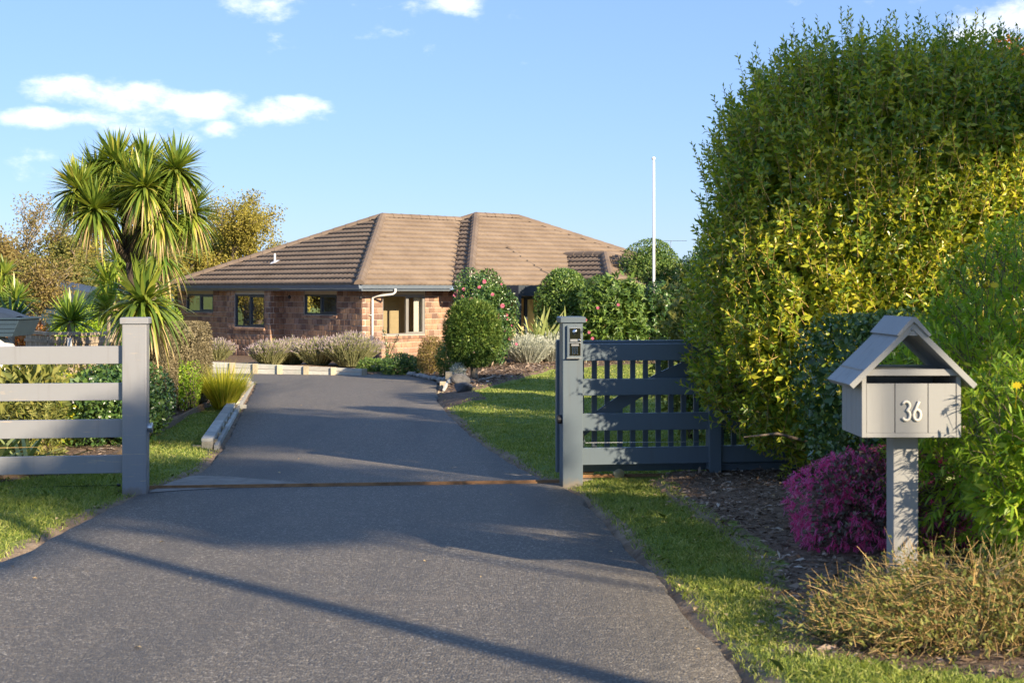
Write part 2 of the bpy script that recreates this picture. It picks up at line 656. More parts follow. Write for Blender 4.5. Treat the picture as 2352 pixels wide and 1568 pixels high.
# foliage materials
M['lf_hedge'] = leafmat('pittosporum_leaf', [(0, (.034, .072, .015)), (.35, (.098, .152, .018)), (.7, (.235, .245, .019)), (1, (.38, .33, .037))], .32, .40, .6)
M['lf_dark'] = leafmat('glossy_dark_leaf', [(0, (.014, .036, .012)), (.5, (.034, .070, .018)), (1, (.085, .125, .030))], .28, .18, .6)
M['lf_mid'] = leafmat('mid_green_leaf', [(0, (.024, .050, .014)), (.5, (.060, .105, .022)), (1, (.13, .17, .035))], .4, .25)
M['lf_bright'] = leafmat('bright_green_leaf', [(0, (.060, .125, .012)), (.5, (.15, .23, .020)), (1, (.29, .31, .038))], .4, .42)
M['lf_clip'] = leafmat('topiary_leaf', [(0, (.020, .048, .012)), (.5, (.050, .090, .018)), (1, (.13, .16, .035))], .5, .22)
M['lf_brown'] = leafmat('autumn_leaf', [(0, (.060, .045, .020)), (.4, (.125, .092, .036)), (.7, (.135, .118, .036)), (1, (.21, .145, .055))], .6, .35, .2, (1.2, 1.05, .6))
M['lf_olive'] = leafmat('olive_leaf', [(0, (.036, .046, .014)), (.5, (.090, .092, .024)), (1, (.17, .145, .042))], .55, .32, .2)
M['lf_gold'] = leafmat('golden_leaf', [(0, (.070, .062, .014)), (.5, (.155, .135, .026)), (1, (.24, .20, .045))], .55, .38, .2)
M['lf_grey'] = leafmat('small_grey_leaf', [(0, (.030, .026, .014)), (.5, (.080, .066, .036)), (1, (.17, .145, .090))], .7, .15, .2, (1.1, 1.05, .8))
M['lf_red'] = leafmat('bronze_leaf', [(0, (.12, .035, .014)), (.5, (.28, .10, .025)), (1, (.30, .19, .05))], .45, .3)
M['lf_plum'] = leafmat('plum_leaf', [(0, (.035, .028, .024)), (.5, (.085, .040, .040)), (.8, (.070, .085, .055)), (1, (.24, .040, .065))], .45, .2, .4, (1.2, .8, .8))
M['fl_pink'] = leafmat('magenta_fringe_flower', [(0, (.72, .05, .22)), (.5, (.92, .13, .36)), (1, (.95, .34, .56))], .55, .42, .3, (1.1, .8, 1.1))
M['fl_cam'] = leafmat('camellia_petal', [(0, (.50, .050, .115)), (1, (.68, .22, .32))], .5, .25, .3, (1.1, .8, .9))
M['fl_yellow'] = leafmat('yellow_daisy_petal', [(0, (.70, .46, .012)), (1, (.82, .60, .03))], .5, .3, .3, (1.1, 1, .5))
M['fl_lav'] = leafmat('lavender_spike', [(0, (.30, .24, .27)), (.5, (.46, .37, .41)), (1, (.56, .49, .46))], .7, .25, .2, (1, 1, 1))
M['lf_lav'] = leafmat('lavender_stem', [(0, (.060, .070, .030)), (.5, (.15, .155, .075)), (1, (.27, .25, .13))], .7, .2, .2)
M['lf_silver'] = leafmat('silver_leaf', [(0, (.13, .14, .11)), (.5, (.24, .25, .20)), (1, (.40, .40, .34))], .7, .2, .2, (1, 1, .9))
M['fl_white'] = leafmat('white_petal', [(0, (.70, .66, .60)), (1, (.85, .82, .78))], .6, .25, .2, (1, 1, 1))
M['lf_cord'] = leafmat('cordyline_leaf', [(0, (.030, .062, .012)), (.45, (.085, .125, .020)), (.8, (.165, .185, .028)), (1, (.27, .22, .05))], .38, .3, .5)
M['lf_yucca'] = leafmat('yucca_leaf', [(0, (.040, .080, .014)), (.5, (.105, .155, .022)), (1, (.20, .22, .035))], .38, .3, .5)
M['lf_dead'] = leafmat('dry_leaf', [(0, (.20, .14, .075)), (1, (.40, .29, .15))], .8, .2, .2, (1.1, 1, .7))
M['lf_flax'] = leafmat('flax_leaf', [(0, (.075, .105, .035)), (.5, (.16, .185, .065)), (1, (.30, .28, .10))], .42, .25, .4)
M['lf_tuft'] = leafmat('sedge_blade', [(0, (.075, .105, .012)), (.5, (.19, .205, .018)), (1, (.33, .27, .04))], .5, .4, .3)
M['twig'] = leafmat('dry_twig', [(0, (.11, .068, .028)), (.5, (.27, .18, .070)), (1, (.38, .28, .125))], .75, 0.05, .2, (1, 1, 1))
M['lf_weed'] = leafmat('pale_weed_leaf', [(0, (.045, .06, .016)), (.5, (.105, .115, .03)), (1, (.20, .18, .05))], .55, .3, .3)
M['grass'] = leafmat('grass_blade', [(0, (.055, .085, .016)), (.4, (.115, .150, .030)), (.75, (.185, .20, .052)), (1, (.32, .28, .14))], .5, .35, .25)
M['chip'] = leafmat('bark_chip', [(0, (.07, .046, .031)), (.45, (.18, .125, .085)), (.8, (.36, .27, .195)), (1, (.65, .58, .50))], .9, 0.0, .15, (1, 1, 1))

# ------------------------------------------------------------------ vectorised leaf makers
def unit(a):
    return a / np.maximum(np.linalg.norm(a, axis=1, keepdims=True), 1e-9)


def rvec(n):
    return unit(RNG.normal(size=(n, 3)))


class Leaves:
    def __init__(s):
        s.V, s.F, s.n = [], {}, 0

    def push(s, V, faces):
        """V (n,k,3); faces: list of index tuples into k"""
        n, k = V.shape[:2]
        base = s.n + np.arange(n)[:, None] * k
        for f in faces:
            s.F.setdefault(len(f), []).append(base + np.array(f)[None, :])
        s.V.append(V.reshape(-1, 3))
        s.n += n * k

    def broad(s, pos, d, nrm, L, W, fold=.25, curl=.2, mid=.45):
        """pointed oval leaf folded along its midrib"""
        n = len(pos)
        L = np.broadcast_to(np.asarray(L, float), (n,))[:, None]
        W = np.broadcast_to(np.asarray(W, float), (n,))[:, None]
        d = unit(d)
        side = unit(np.cross(d, nrm))
        up = np.cross(side, d)
        T = [(0, 0, 0), (mid, -.5, fold), (1, 0, -curl), (mid, .5, fold), (mid, 0, 0)]
        V = np.stack([pos + d * L * a + side * W * b + up * (W * c if i in (1, 3) else L * c) for i, (a, b, c) in enumerate(T)], 1)
        s.push(V, [(0, 1, 2, 4), (0, 4, 2, 3)])
        return s

    def quad(s, pos, d, nrm, L, W):
        n = len(pos)
        L = np.broadcast_to(np.asarray(L, float), (n,))[:, None]
        W = np.broadcast_to(np.asarray(W, float), (n,))[:, None]
        d = unit(d)
        side = unit(np.cross(d, nrm))
        V = np.stack([pos, pos + d * L * .5 - side * W * .5, pos + d * L, pos + d * L * .5 + side * W * .5], 1)
        s.push(V, [(0, 1, 2, 3)])
        return s

    def strap(s, pos, d, L, W, droop, seg=5, side=None, wprof=(.55, .9, 1, .8, .5, .04), gdir=(0, 0, -1.0)):
        """long arching leaf"""
        n = len(pos)
        L = np.broadcast_to(np.asarray(L, float), (n,))[:, None]
        W = np.broadcast_to(np.asarray(W, float), (n,))[:, None]
        droop = np.broadcast_to(np.asarray(droop, float), (n,))[:, None]
        d = unit(d)
        if side is None:
            sd_ = np.cross(d, np.array([[0, 0, 1.0]]) + rvec(n) * .35)
        else:
            sd_ = side
        sd_ = unit(sd_)
        g = np.array([gdir])
        rows = []
        xs = np.linspace(0, 1, len(wprof))
        for i in range(seg + 1):
            t = i / seg
            w = np.interp(t, xs, wprof)
            p = pos + d * L * t * (1 - .25 * droop * t) + g * L * droop * t * t * .8
            rows.append(p - sd_ * W * w * .5)
            rows.append(p + sd_ * W * w * .5)
        V = np.stack(rows, 1)
        s.push(V, [(2 * i, 2 * i + 1, 2 * i + 3, 2 * i + 2) for i in range(seg)])
        return s

    def blade(s, pos, d, L, W, bend):
        n = len(pos)
        L = np.broadcast_to(np.asarray(L, float), (n,))[:, None]
        W = np.broadcast_to(np.asarray(W, float), (n,))[:, None]
        side = unit(np.cross(d, rvec(n)))
        mid = pos + d * L * .55
        tip = pos + d * L * .9 + bend * L
        V = np.stack([pos - side * W * .5, pos + side * W * .5, mid + side * W * .4, tip, mid - side * W * .4], 1)
        s.push(V, [(0, 1, 2, 3, 4)])
        return s

    def stick(s, pos, d, L, W):
        """thin three-sided twig"""
        n = len(pos)
        L = np.broadcast_to(np.asarray(L, float), (n,))[:, None]
        W = np.broadcast_to(np.asarray(W, float), (n,))[:, None]
        d = unit(d)
        a = unit(np.cross(d, rvec(n)))
        b = np.cross(d, a)
        e = pos + d * L
        rows = []
        for p, k in ((pos, 1.0), (e, .45)):
            for an in (0, 2.094, 4.189):
                rows.append(p + (a * math.cos(an) + b * math.sin(an)) * W * .5 * k)
        s.push(np.stack(rows, 1), [(0, 1, 4, 3), (1, 2, 5, 4), (2, 0, 3, 5)])
        return s

    def build(s, name, mat, parent=None, smooth=False):
        V = np.concatenate(s.V)
        faces = [np.concatenate(fs) for fs in s.F.values()]
        return link(name, np_mesh(name, V, faces, smooth), mat, parent)


def shell(n, c, r, e=2.0, inner=.75, zmin=-1.0, lump=.12, seed=0):
    """points in the outer shell of a lumpy super-ellipsoid; returns points and outward normals"""
    rg = np.random.default_rng(seed + 11)
    q = unit(rg.normal(size=(int(n * 1.9) + 30, 3)))
    if zmin > -1:
        q = q[q[:, 2] > zmin]
    q = q[:n]
    k = 1.0 / (np.abs(q[:, 0]) ** e + np.abs(q[:, 1]) ** e + np.abs(q[:, 2]) ** e) ** (1 / e)
    lum = np.zeros(len(q))
    for i in range(7):
        a = unit(rg.normal(size=(1, 3)))
        fr = rg.uniform(2.5, 6)
        lum += np.sin((q @ a.T)[:, 0] * fr + rg.uniform(0, 6.28)) / 2.6
    k = k * (1 + lump * lum)
    depth = 1 - (1 - inner) * rg.random(len(q)) ** 2.0
    c, r = np.array(c, float), np.array(r, float)
    pts = c + q * (k * depth)[:, None] * r
    nr = unit(q * np.abs(q) ** (e - 2) / r if e != 2 else q / r)
    return pts, nr


UPV = np.array([[0, 0, 1.0]])


def stem_tubes(base, top_c, r, n, r0, mb=None, lean=.5, seed=0):
    """short trunk that splits into limbs reaching into the crown"""
    rg = random.Random(seed)
    mb = mb or MB()
    b = Vector(base)
    c = Vector(top_c)
    for i in range(n):
        a = 2 * math.pi * (i + rg.random() * .6) / n
        e = c + Vector((math.cos(a) * r[0] * lean, math.sin(a) * r[1] * lean, r[2] * rg.uniform(.1, .6)))
        s = b + Vector((math.cos(a), math.sin(a), 0)) * r0 * .6
        m = s.lerp(e, .45) + Vector((rg.uniform(-.1, .1) * r[0], rg.uniform(-.1, .1) * r[1], .08 * r[2]))
        mb.tube([s, m, e], [r0 * .7, r0 * .5, r0 * .15], 6)
    return mb


def shrub(name, label, cat, base, c, r, n, leaf=(.06, .028), mat='lf_mid', e=2.2, inner=.6, zmin=-.75, lump=.12, seed=1,
          up=.35, out=.55, rnd=.6, stems=5, r0=.03, bark='bark', group=None, style='broad', whorl=1, core=.5, fold=.25, curl=.2):
    """generic leafy shrub: crown of leaf faces through its volume, stems beneath"""
    t = thing(name, label, cat, base, 0, group)
    off = np.array(base)
    lv = Leaves()
    m = n // whorl
    pts, nr = shell(m, np.array(c) - off, r, e, inner, zmin, lump, seed)
    m = len(pts)
    axis = unit(nr * out + UPV * up + rvec(m) * rnd)
    if whorl > 1:
        k = whorl
        P_ = np.repeat(pts, k, 0)
        A_ = np.repeat(axis, k, 0)
        side = unit(np.cross(A_, rvec(len(A_))))
        d = unit(A_ * RNG.uniform(.1, .8, (len(A_), 1)) + side)
        P_ = P_ + A_ * RNG.uniform(0, .6, (len(A_), 1)) * leaf[0]
        nrm = A_
    else:
        P_, d, nrm = pts, unit(axis + rvec(m) * .5), unit(nr + rvec(m) * .6)
    ls = RNG.uniform(.7, 1.25, len(P_))
    if style == 'broad':
        lv.broad(P_, d, nrm, leaf[0] * ls, leaf[1] * ls, fold, curl)
    else:
        lv.quad(P_, d, nrm, leaf[0] * ls, leaf[1] * ls)
    if core:
        pc, nc = shell(int(n * .22), np.array(c) - off, np.array(r) * .80, e, .3, zmin, lump, seed)
        lv.quad(pc, unit(nc + rvec(len(pc))), rvec(len(pc)), leaf[0] * 1.9, leaf[1] * 2.4)
    lv.build('crown', M[mat], t)
    if stems:
        mb = stem_tubes((0, 0, -.05), Vector(c) - Vector(base), r, stems, r0, seed=seed)
        mb.build('trunk', M[bark], t, smooth=True)
    return t


def flowers(t, mesh, n, c, r, base, e=2.2, seed=3, zmin=-.6, size=(.8, 1.2), front=True, name='flower'):
    pts, nr = shell(n * 4, np.array(c) - np.array(base), np.array(r) * 1.02, e, .97, zmin, .08, seed)
    if front:
        k = nr[:, 1] < .1
        pts, nr = pts[k], nr[k]
    for p, q in list(zip(pts, nr))[:n]:
        o = bpy.data.objects.new(name, mesh)
        COL.objects.link(o)
        o.parent = t
        o.location = p
        o.rotation_euler = Vector(q).to_track_quat('Z', 'Y').to_euler()
        s = random.uniform(*size)
        o.scale = (s, s, s)


def drive_profile():
    Lp = [(0, 1292), (150, 1216), (285, 1152), (330, 1131), (395, 1107), (461, 1085), (507, 1036), (545, 962), (584, 890), (588, 880)]
    Rp = [(1716, 1568), (1637, 1469), (1530, 1346), (1417, 1224), (1335, 1138), (1285, 1112), (1222, 1091), (1116, 1027), (1048, 969),
          (1031, 951), (1012, 930), (1004, 915), (1008, 880), (988, 871), (925, 858), (880, 853)]
    L_ = [GP(*p) for p in Lp]
    R_ = [GP(*p) for p in Rp]
    # towards the street both edges flare out
    L_ = [(-9.0, -3.0), (-5.6, 2.5)] + L_ + [(-6.4, 31.4), (-9.5, 32.5), (-9.5, 37)]
    R_ = [(4.0, -3.0), (1.95, 2.5), (1.55, 4.2)] + R_ + [(-3.3, 37.0)]
    return L_, R_


DL, DR = drive_profile()


def drive_x(y):
    return (np.interp(y, [p[1] for p in DL], [p[0] for p in DL]), np.interp(y, [p[1] for p in DR], [p[0] for p in DR]))


def in_poly(x, y, poly):
    x, y = np.asarray(x), np.asarray(y)
    ins = np.zeros(x.shape, bool)
    n = len(poly)
    j = n - 1
    for i in range(n):
        xi, yi = poly[i]
        xj, yj = poly[j]
        c = ((yi > y) != (yj > y)) & (x < (xj - xi) * (y - yi) / (yj - yi + 1e-12) + xi)
        ins ^= c
        j = i
    return ins


# garden beds (world x, y)
BED_FRONT = [GP(*p) for p in [(1500, 1120), (1527, 1130), (1566, 1169), (1643, 1217), (1701, 1262), (1753, 1320), (1769, 1385), (1782, 1449), (1824, 1514), (1950, 1540)]] + \
            [(2.2, 5.4), (3.4, 5.2), (9, 5.0), (9, 13.4), (1.5, 13.4)]
BED_IN = [GP(*p) for p in [(1020, 935), (1061, 936), (1116, 922), (1085, 905), (1147, 890), (1271, 856), (1400, 846), (1560, 838), (1750, 834)]] + \
         [(14, 44), (14, 52), (-4, 52), (-3.4, 37.1), (-3.0, 36.2)] + [GP(*p) for p in [(925, 858), (988, 871), (1008, 880), (1004, 915)]]
BED_LEFT = [(-9, 12.6), (-4.64, 12.9), (-4.3, 13.6), (-4.2, 15), (-4.5, 17.7), (-5.0, 23.2), (-5.0, 26.8), (-4.9, 29.5), (-5.3, 30.6), (-14, 31), (-14, 12.6)]
BED_FAR = [(-9.6, 36.2), (-3.55, 35.1), (-2.6, 37), (-2.0, 43), (-14, 52), (-14, 36.5)]
BEDS = [BED_FRONT, BED_IN, BED_LEFT, BED_FAR]


def land(x, y):
    """height of the soil surface at x, y (arrays)"""
    x, y = np.asarray(x, float), np.asarray(y, float)
    xl, xr = drive_x(y)
    d = np.maximum(xl - x, x - xr)            # >0 outside the drive
    d = np.where((y > 37) | (y < -3), 3.0, d)
    z = G(y) + np.where(d < 0, -.06, np.clip(d / .35, 0, 1) * .045 - .012)
    z = z + np.where(d > .1, 1, 0) * .012 * (np.sin(x * 3.1 + y * 1.7) + np.sin(x * 1.3 - y * 2.3) + .5 * np.sin(x * 7.3 + 2.1 * y))
    # mounded front bed
    bx = np.clip((x - .9 - .10 * (13 - y)) / 1.2, 0, 1)
    z = z + np.where(in_poly(x, y, BED_FRONT), .10 * bx, 0)
    bi = in_poly(x, y, BED_IN)
    z = z + np.where(bi, .10 * np.clip((x + 1.6) / 1.5, 0, 1), 0)
    z = z + np.where(in_poly(x, y, BED_FAR), .10, 0)
    return z


def land1(x, y):
    return float(land(np.array([x]), np.array([y]))[0])


def build_ground():
    xs = np.concatenate([[-900, -300, -120, -60, -35, -22, -15, -11], np.arange(-9, -5.6, .2), np.arange(-5.6, 4.2, .075), np.arange(4.2, 9, .25), [10, 13, 18, 28, 45, 90, 250, 900]])
    ys = np.concatenate([[-900, -200, -60, -25, -12, -6, -3, 0, 2.5], np.arange(3.6, 15, .075), np.arange(15, 38, .16), np.arange(38, 54, .8), [58, 66, 80, 110, 200, 500, 1500]])
    X, Y = np.meshgrid(xs, ys)
    Z = land(X.ravel(), Y.ravel()).reshape(X.shape)
    V = np.stack([X, Y, Z], -1).reshape(-1, 3)
    nx, ny = len(xs), len(ys)
    i = (np.arange(ny - 1)[:, None] * nx + np.arange(nx - 1)[None, :]).ravel()
    Fq = np.stack([i, i + 1, i + nx + 1, i + nx], 1)
    me = np_mesh('ground', V, [Fq], True)
    o = link('ground', me, M['ground'])
    tag(o, kind='structure')
    x, y = V[:, 0], V[:, 1]
    mul = np.zeros(len(x))
    for b in BEDS:
        mul = np.maximum(mul, in_poly(x, y, b).astype(float))
    xl, xr = drive_x(y)
    d = np.maximum(xl - x, x - xr)
    dirt = np.clip(1 - d / .26, 0, 1) * (y < 31)
    # worn soil trail between the front lawn strip and the bark
    fb = BED_FRONT[:10]
    for (x0, y0), (x1, y1) in zip(fb[:-1], fb[1:]):
        t = np.clip(((x - x0) * (x1 - x0) + (y - y0) * (y1 - y0)) / ((x1 - x0) ** 2 + (y1 - y0) ** 2 + 1e-9), 0, 1)
        dd = np.hypot(x - x0 - t * (x1 - x0), y - y0 - t * (y1 - y0))
        near = np.clip(1 - dd / .22, 0, 1)
        dirt = np.maximum(dirt, near * .75)
        mul = np.where(near > .35, mul * .45, mul)
    far = (y > 47) | (np.abs(x) > 16)
    mul = np.where(far, 0, mul)
    col = np.stack([1 - mul, mul, dirt, np.ones(len(x))], 1).astype(np.float32)
    a = me.color_attributes.new('zone', 'FLOAT_COLOR', 'POINT')
    a.data.foreach_set('color', col.ravel())


def build_drive():
    ys = np.concatenate([np.arange(-3, 4, .5), np.arange(4, 37.01, .12)])
    xl, xr = drive_x(ys)
    n = 14
    rg = np.random.default_rng(5)
    jl = np.convolve(rg.normal(0, .022, len(ys)), [.25, .5, .25], 'same')
    jr = np.convolve(rg.normal(0, .022, len(ys)), [.25, .5, .25], 'same')
    T = np.linspace(0, 1, n)
    X = (xl + jl)[:, None] * (1 - T) + (xr + jr)[:, None] * T
    Z = np.repeat(G(ys)[:, None], n, 1) + .006
    Z[:, 0] -= .05
    Z[:, -1] -= .05
    X[:, 1] = X[:, 0] + .03
    X[:, -2] = X[:, -1] - .03
    V = np.stack([X, np.repeat(ys[:, None], n, 1), Z], -1).reshape(-1, 3)
    i = (np.arange(len(ys) - 1)[:, None] * n + np.arange(n - 1)[None, :]).ravel()
    o = link('driveway', np_mesh('driveway', V, [np.stack([i, i + 1, i + n + 1, i + n], 1)], True), M['asphalt'])
    tag(o, kind='structure')
    # the street behind the camera
    me = MB().add([(-200, -9.5, G0 + .02), (200, -9.5, G0 + .02), (200, -2.9, G0 + .02), (-200, -2.9, G0 + .02)], [(0, 1, 2, 3)]).mesh('road', fix=False)
    tag(link('road', me, M['asphalt']), kind='structure')
    # sandy concrete apron by the left gate post
    poly = [GP(*p) for p in [(342, 1133), (372, 1117), (404, 1105), (440, 1094), (520, 1096), (620, 1104), (700, 1112), (640, 1117), (520, 1122), (430, 1127)]]
    me = MB().add([(x, y, g1(y) + .011) for x, y in poly], [tuple(range(len(poly)))]).mesh('concrete_apron', fix=False)
    tag(link('concrete_apron', me, M['concrete']), kind='structure')


def build_grass():
    lv = Leaves()

    def patch(x0, x1, y0, y1, dens, L, W, keep):
        n = int((x1 - x0) * (y1 - y0) * dens)
        x = RNG.uniform(x0, x1, n)
        y = RNG.uniform(y0, y1, n)
        xl, xr = drive_x(y)
        d = np.maximum(xl - x, x - xr)
        ok = (d > .02 + RNG.exponential(.10, n)) & keep(x, y)
        for b in BEDS:
            ok &= ~in_poly(x + RNG.normal(0, .05, n), y + RNG.normal(0, .05, n), b)
        # thin, patchy turf
        ok &= (np.sin(x * 5.1 + 1.3 * y) * np.sin(y * 4.3 - x * 2.2) + RNG.normal(0, .6, n)) > -.9
        x, y = x[ok], y[ok]
        n = len(x)
        p = np.stack([x, y, land(x, y) - .004], 1)
        dd = unit(np.stack([RNG.normal(0, .55, n), RNG.normal(0, .55, n), np.ones(n)], 1))
        ls = L * RNG.uniform(.5, 1.35, n)
        lv.blade(p, dd, ls, W, np.stack([RNG.normal(0, .3, n), RNG.normal(0, .3, n), np.zeros(n)], 1))
    patch(0, 2.0, 4.8, 9, 9000, .035, .0045, lambda x, y: x < 2.2)
    patch(0, 1.7, 9, 13.2, 6500, .035, .005, lambda x, y: x > 0)
    patch(0, 2.0, 4.8, 13, 330, .06, .005, lambda x, y: x > 0)
    patch(-4.9, -2.2, 7.5, 14, 220, .065, .006, lambda x, y: x > -y * .37)
    patch(-4.9, -2.2, 7.5, 14, 3600, .04, .006, lambda x, y: x > -y * .37)
    patch(-5.2, -2.2, 14, 24, 1500, .035, .009, lambda x, y: x < -1.5)
    patch(-1.6, 3.2, 13.4, 20, 1900, .035, .008, lambda x, y: x > -1.5)
    patch(-2.0, 6, 20, 30, 750, .035, .013, lambda x, y: x > -1.5)
    patch(-1, 7.5, 30, 42, 320, .04, .02, lambda x, y: x > -1.5)
    o = lv.build('lawn_grass', M['grass'])
    tag(o, 'short mown green lawn grass beside the driveway', 'grass', kind='stuff')


def build_chips():
    lv = Leaves()

    def scatter(n, x0, x1, y0, y1, beds, size):
        x = RNG.uniform(x0, x1, n)
        y = RNG.uniform(y0, y1, n)
        ok = np.zeros(n, bool)
        for b in beds:
            ok |= in_poly(x + RNG.normal(0, .07, n), y + RNG.normal(0, .07, n), b)
        xl, xr = drive_x(y)
        ok &= np.maximum(xl - x, x - xr) > .05
        x, y = x[ok], y[ok]
        n = len(x)
        p = np.stack([x, y, land(x, y) + RNG.uniform(.0, .018, n)], 1)
        d = unit(np.stack([RNG.normal(size=n), RNG.normal(size=n), RNG.normal(0, .22, n)], 1))
        nr = unit(np.stack([RNG.normal(0, .4, n), RNG.normal(0, .4, n), np.ones(n)], 1))
        L = size * RNG.lognormal(0, .45, n)
        lv.broad(p, d, nr, L, L * RNG.uniform(.18, .5, n), .12, RNG.choice([-.1, .12]), .5)
    scatter(30000, .9, 4.6, 5, 13.6, [BED_FRONT], .036)
    scatter(26000, -2.6, 7.5, 27.5, 46, [BED_IN], .075)
    scatter(9000, -6.6, -3.9, 12.6, 26, [BED_LEFT], .05)
    o = lv.build('bark_chips', M['chip'])
    tag(o, 'brown shredded bark mulch covering the garden beds', 'bark mulch', kind='stuff')


build_ground()
build_drive()
build_grass()
build_chips()


# ------------------------------------------------------------------ the house
def build_house():
    C0 = (-4.405, 41.0)
    zb = -0.36
    H = thing('brick_house', 'brown brick bungalow with hipped brown tile roof at the end of the driveway', 'house', (C0[0], C0[1], zb), R(45))
    ZE, OV, PT = 2.305, .6, math.tan(R(24.5))
    W1, W2, X2, XR, Y2 = 10.2, 10.94, 3.66, 16.74, -.74
    roof = thing('roof', None, None)
    roof.parent = H
    # ---- roof faces: (eave start, eave dir, upslope dir, plan polygon)
    a1, a2 = W1 / 2, W2 / 2

    def zr(run):
        return ZE + run * PT

    faces = {
        'left': [(0, W1), (0, 0), (a1, a1)],
        'front1': [(0, 0), (X2, 0), (X2 + a1, a1), (a1, a1)],
        'left2': [(X2, 0), (X2, Y2), (X2 + a2, Y2 + a2), (X2 + a1, a1)],
        'front2': [(X2, Y2), (XR, Y2), (XR - a2, Y2 + a2), (X2 + a2, Y2 + a2)],
    }
    eave = {'left': ((0, W1), (0, -1), (1, 0)), 'front1': ((0, 0), (1, 0), (0, 1)),
            'left2': ((X2, W1), (0, -1), (1, 0)), 'front2': ((X2, Y2), (1, 0), (0, 1))}

    def interval(poly, o, e, s, t):
        """extent along e of the plan polygon at run t"""
        hits = []
        n = len(poly)
        for i in range(n):
            p, q = poly[i], poly[(i + 1) % n]
            tp = (p[0] - o[0]) * s[0] + (p[1] - o[1]) * s[1]
            tq = (q[0] - o[0]) * s[0] + (q[1] - o[1]) * s[1]
            if (tp - t) * (tq - t) <= 1e-12 and abs(tp - tq) > 1e-9:
                f = (t - tp) / (tq - tp)
                x, y = p[0] + (q[0] - p[0]) * f, p[1] + (q[1] - p[1]) * f
                hits.append((x - o[0]) * e[0] + (y - o[1]) * e[1])
            elif abs(tp - t) < 1e-6 and abs(tq - t) < 1e-6:
                for pp in (p, q):
                    hits.append((pp[0] - o[0]) * e[0] + (pp[1] - o[1]) * e[1])
        return (min(hits), max(hits)) if hits else None

    def courses(poly, o, e, s, z0=ZE, c=.34, per=.205):
        """pressed tile courses, each a wavy strip with a lip over the one below"""
        tmax = max((p[0] - o[0]) * s[0] + (p[1] - o[1]) * s[1] for p in poly)
        k = 0
        t0 = 0.0
        while t0 < tmax - .02:
            t1 = min(t0 + c, tmax - .004)
            A = interval(poly, o, e, s, t0 + 1e-4)
            B = interval(poly, o, e, s, t1)
            if A is None or B is None:
                break
            lo, hi = min(A[0], B[0]), max(A[1], B[1])
            n = max(2, int((hi - lo) / (per / 6)) + 1)
            es = np.linspace(lo, hi, n)
            ea, eb = np.clip(es, *A), np.clip(es, *B)
            ph = es / per
            wav = .034 * np.abs(np.sin(np.pi * ph)) ** .8
            V = []
            for (ee, tt, dz) in ((ea, t0 + .045, -.03), (ea, t0 - .022, .062), (eb, t1, .006)):
                x = o[0] + e[0] * ee + s[0] * tt
                y = o[1] + e[1] * ee + s[1] * tt
                z = z0 + tt * PT + dz + (wav if dz > -.01 else wav * .6)
                V.append(np.stack([x, y, z + np.zeros(n)], 1))
            V = np.concatenate(V)
            i = np.arange(n - 1)
            f1 = np.stack([i, i + 1, i + 1 + n, i + n], 1)
            f2 = np.stack([i + n, i + 1 + n, i + 1 + 2 * n, i + 2 * n], 1)
            link('tile_course', np_mesh('tile_course', V, [f1, f2]), M['tile'], roof)
            t0 += c
            k += 1

    for nm, poly in faces.items():
        courses(poly, *eave[nm])
    # rear slopes (out of sight, closed)
    rear = MB()
    def sl(pts):
        rear.add([(x, y, z) for x, y, z in pts], [tuple(range(len(pts)))])
    zt1, zt2 = zr(a1), zr(a2)
    sl([(0, W1, ZE), (a1, a1, zt1), (X2 + a1, a1, zt1), (X2 + 4, W1, ZE)])
    sl([(X2, W1, ZE), (X2 + a2, Y2 + a2, zt2), (XR - a2, Y2 + a2, zt2), (XR, W1 + .0, ZE)])
    sl([(XR, Y2, ZE), (XR, W1, ZE), (XR - a2, Y2 + a2, zt2)])
    sl([(X2 + a1, a1, zt1 - .02), (X2 + a2, Y2 + a2, zt2 - .02), (X2, W1, ZE - .02)])
    rear.build('rear_slope', M['tile'], roof)

    # ---- ridge and hip caps
    def caps(p, q, step=.40, w=.15, h=.085):
        p, q = Vector(p), Vector(q)
        L = (q - p).length
        n = int(L / step)
        d = (q - p).normalized()
        side = d.cross(Vector((0, 0, 1))).normalized()
        up = side.cross(d)
        prof = [(-w, -.05), (-w * .75, .035), (-w * .3, h), (w * .3, h), (w * .75, .035), (w, -.05)]
        for i in range(n):
            a = p + d * (L * i / n)
            b = p + d * (L * (i + 1) / n + .03)
            ra, rb = 1.06, .94
            mb = MB()
            vs = [a + side * (x * ra) + up * (z * ra + .055) for x, z in prof] + [b + side * (x * rb) + up * (z * rb + .055) for x, z in prof]
            m = len(prof)
            mb.add(vs, [(j, j + 1, j + 1 + m, j + m) for j in range(m - 1)] + [tuple(range(m)), tuple(range(2 * m - 1, m - 1, -1))])
            mb.build('ridge_tile', M['tile'], roof)
    caps((0, 0, ZE + .02), (a1, a1, zt1))
    caps((0, W1, ZE + .02), (a1, a1, zt1))
    caps((a1, a1, zt1), (X2 + a1, a1, zt1))
    caps((X2, Y2, ZE + .02), (X2 + a2, Y2 + a2, zt2))
    caps((X2 + a1, a1, zt1), (X2 + a2, Y2 + a2, zt2))
    caps((X2 + a2, Y2 + a2, zt2), (XR - a2, Y2 + a2, zt2))
    caps((XR, Y2, ZE + .02), (XR - a2, Y2 + a2, zt2))
    # ---- small entry roof projecting from the front slope
    r3, k3, tc = 2.28, 1.77, 6.8
    xc, yf = X2 + tc, Y2 - k3
    z3 = zr(r3)
    yr = Y2 + r3
    courses([(xc - r3, yr - r3 + r3, 0)[:2], (xc - r3, yf), (xc, yf + r3), (xc, yr)][0:0] or [(xc - r3, Y2), (xc - r3, yf), (xc, yf + r3), (xc, yr)], (xc - r3, yr), (0, -1), (1, 0))
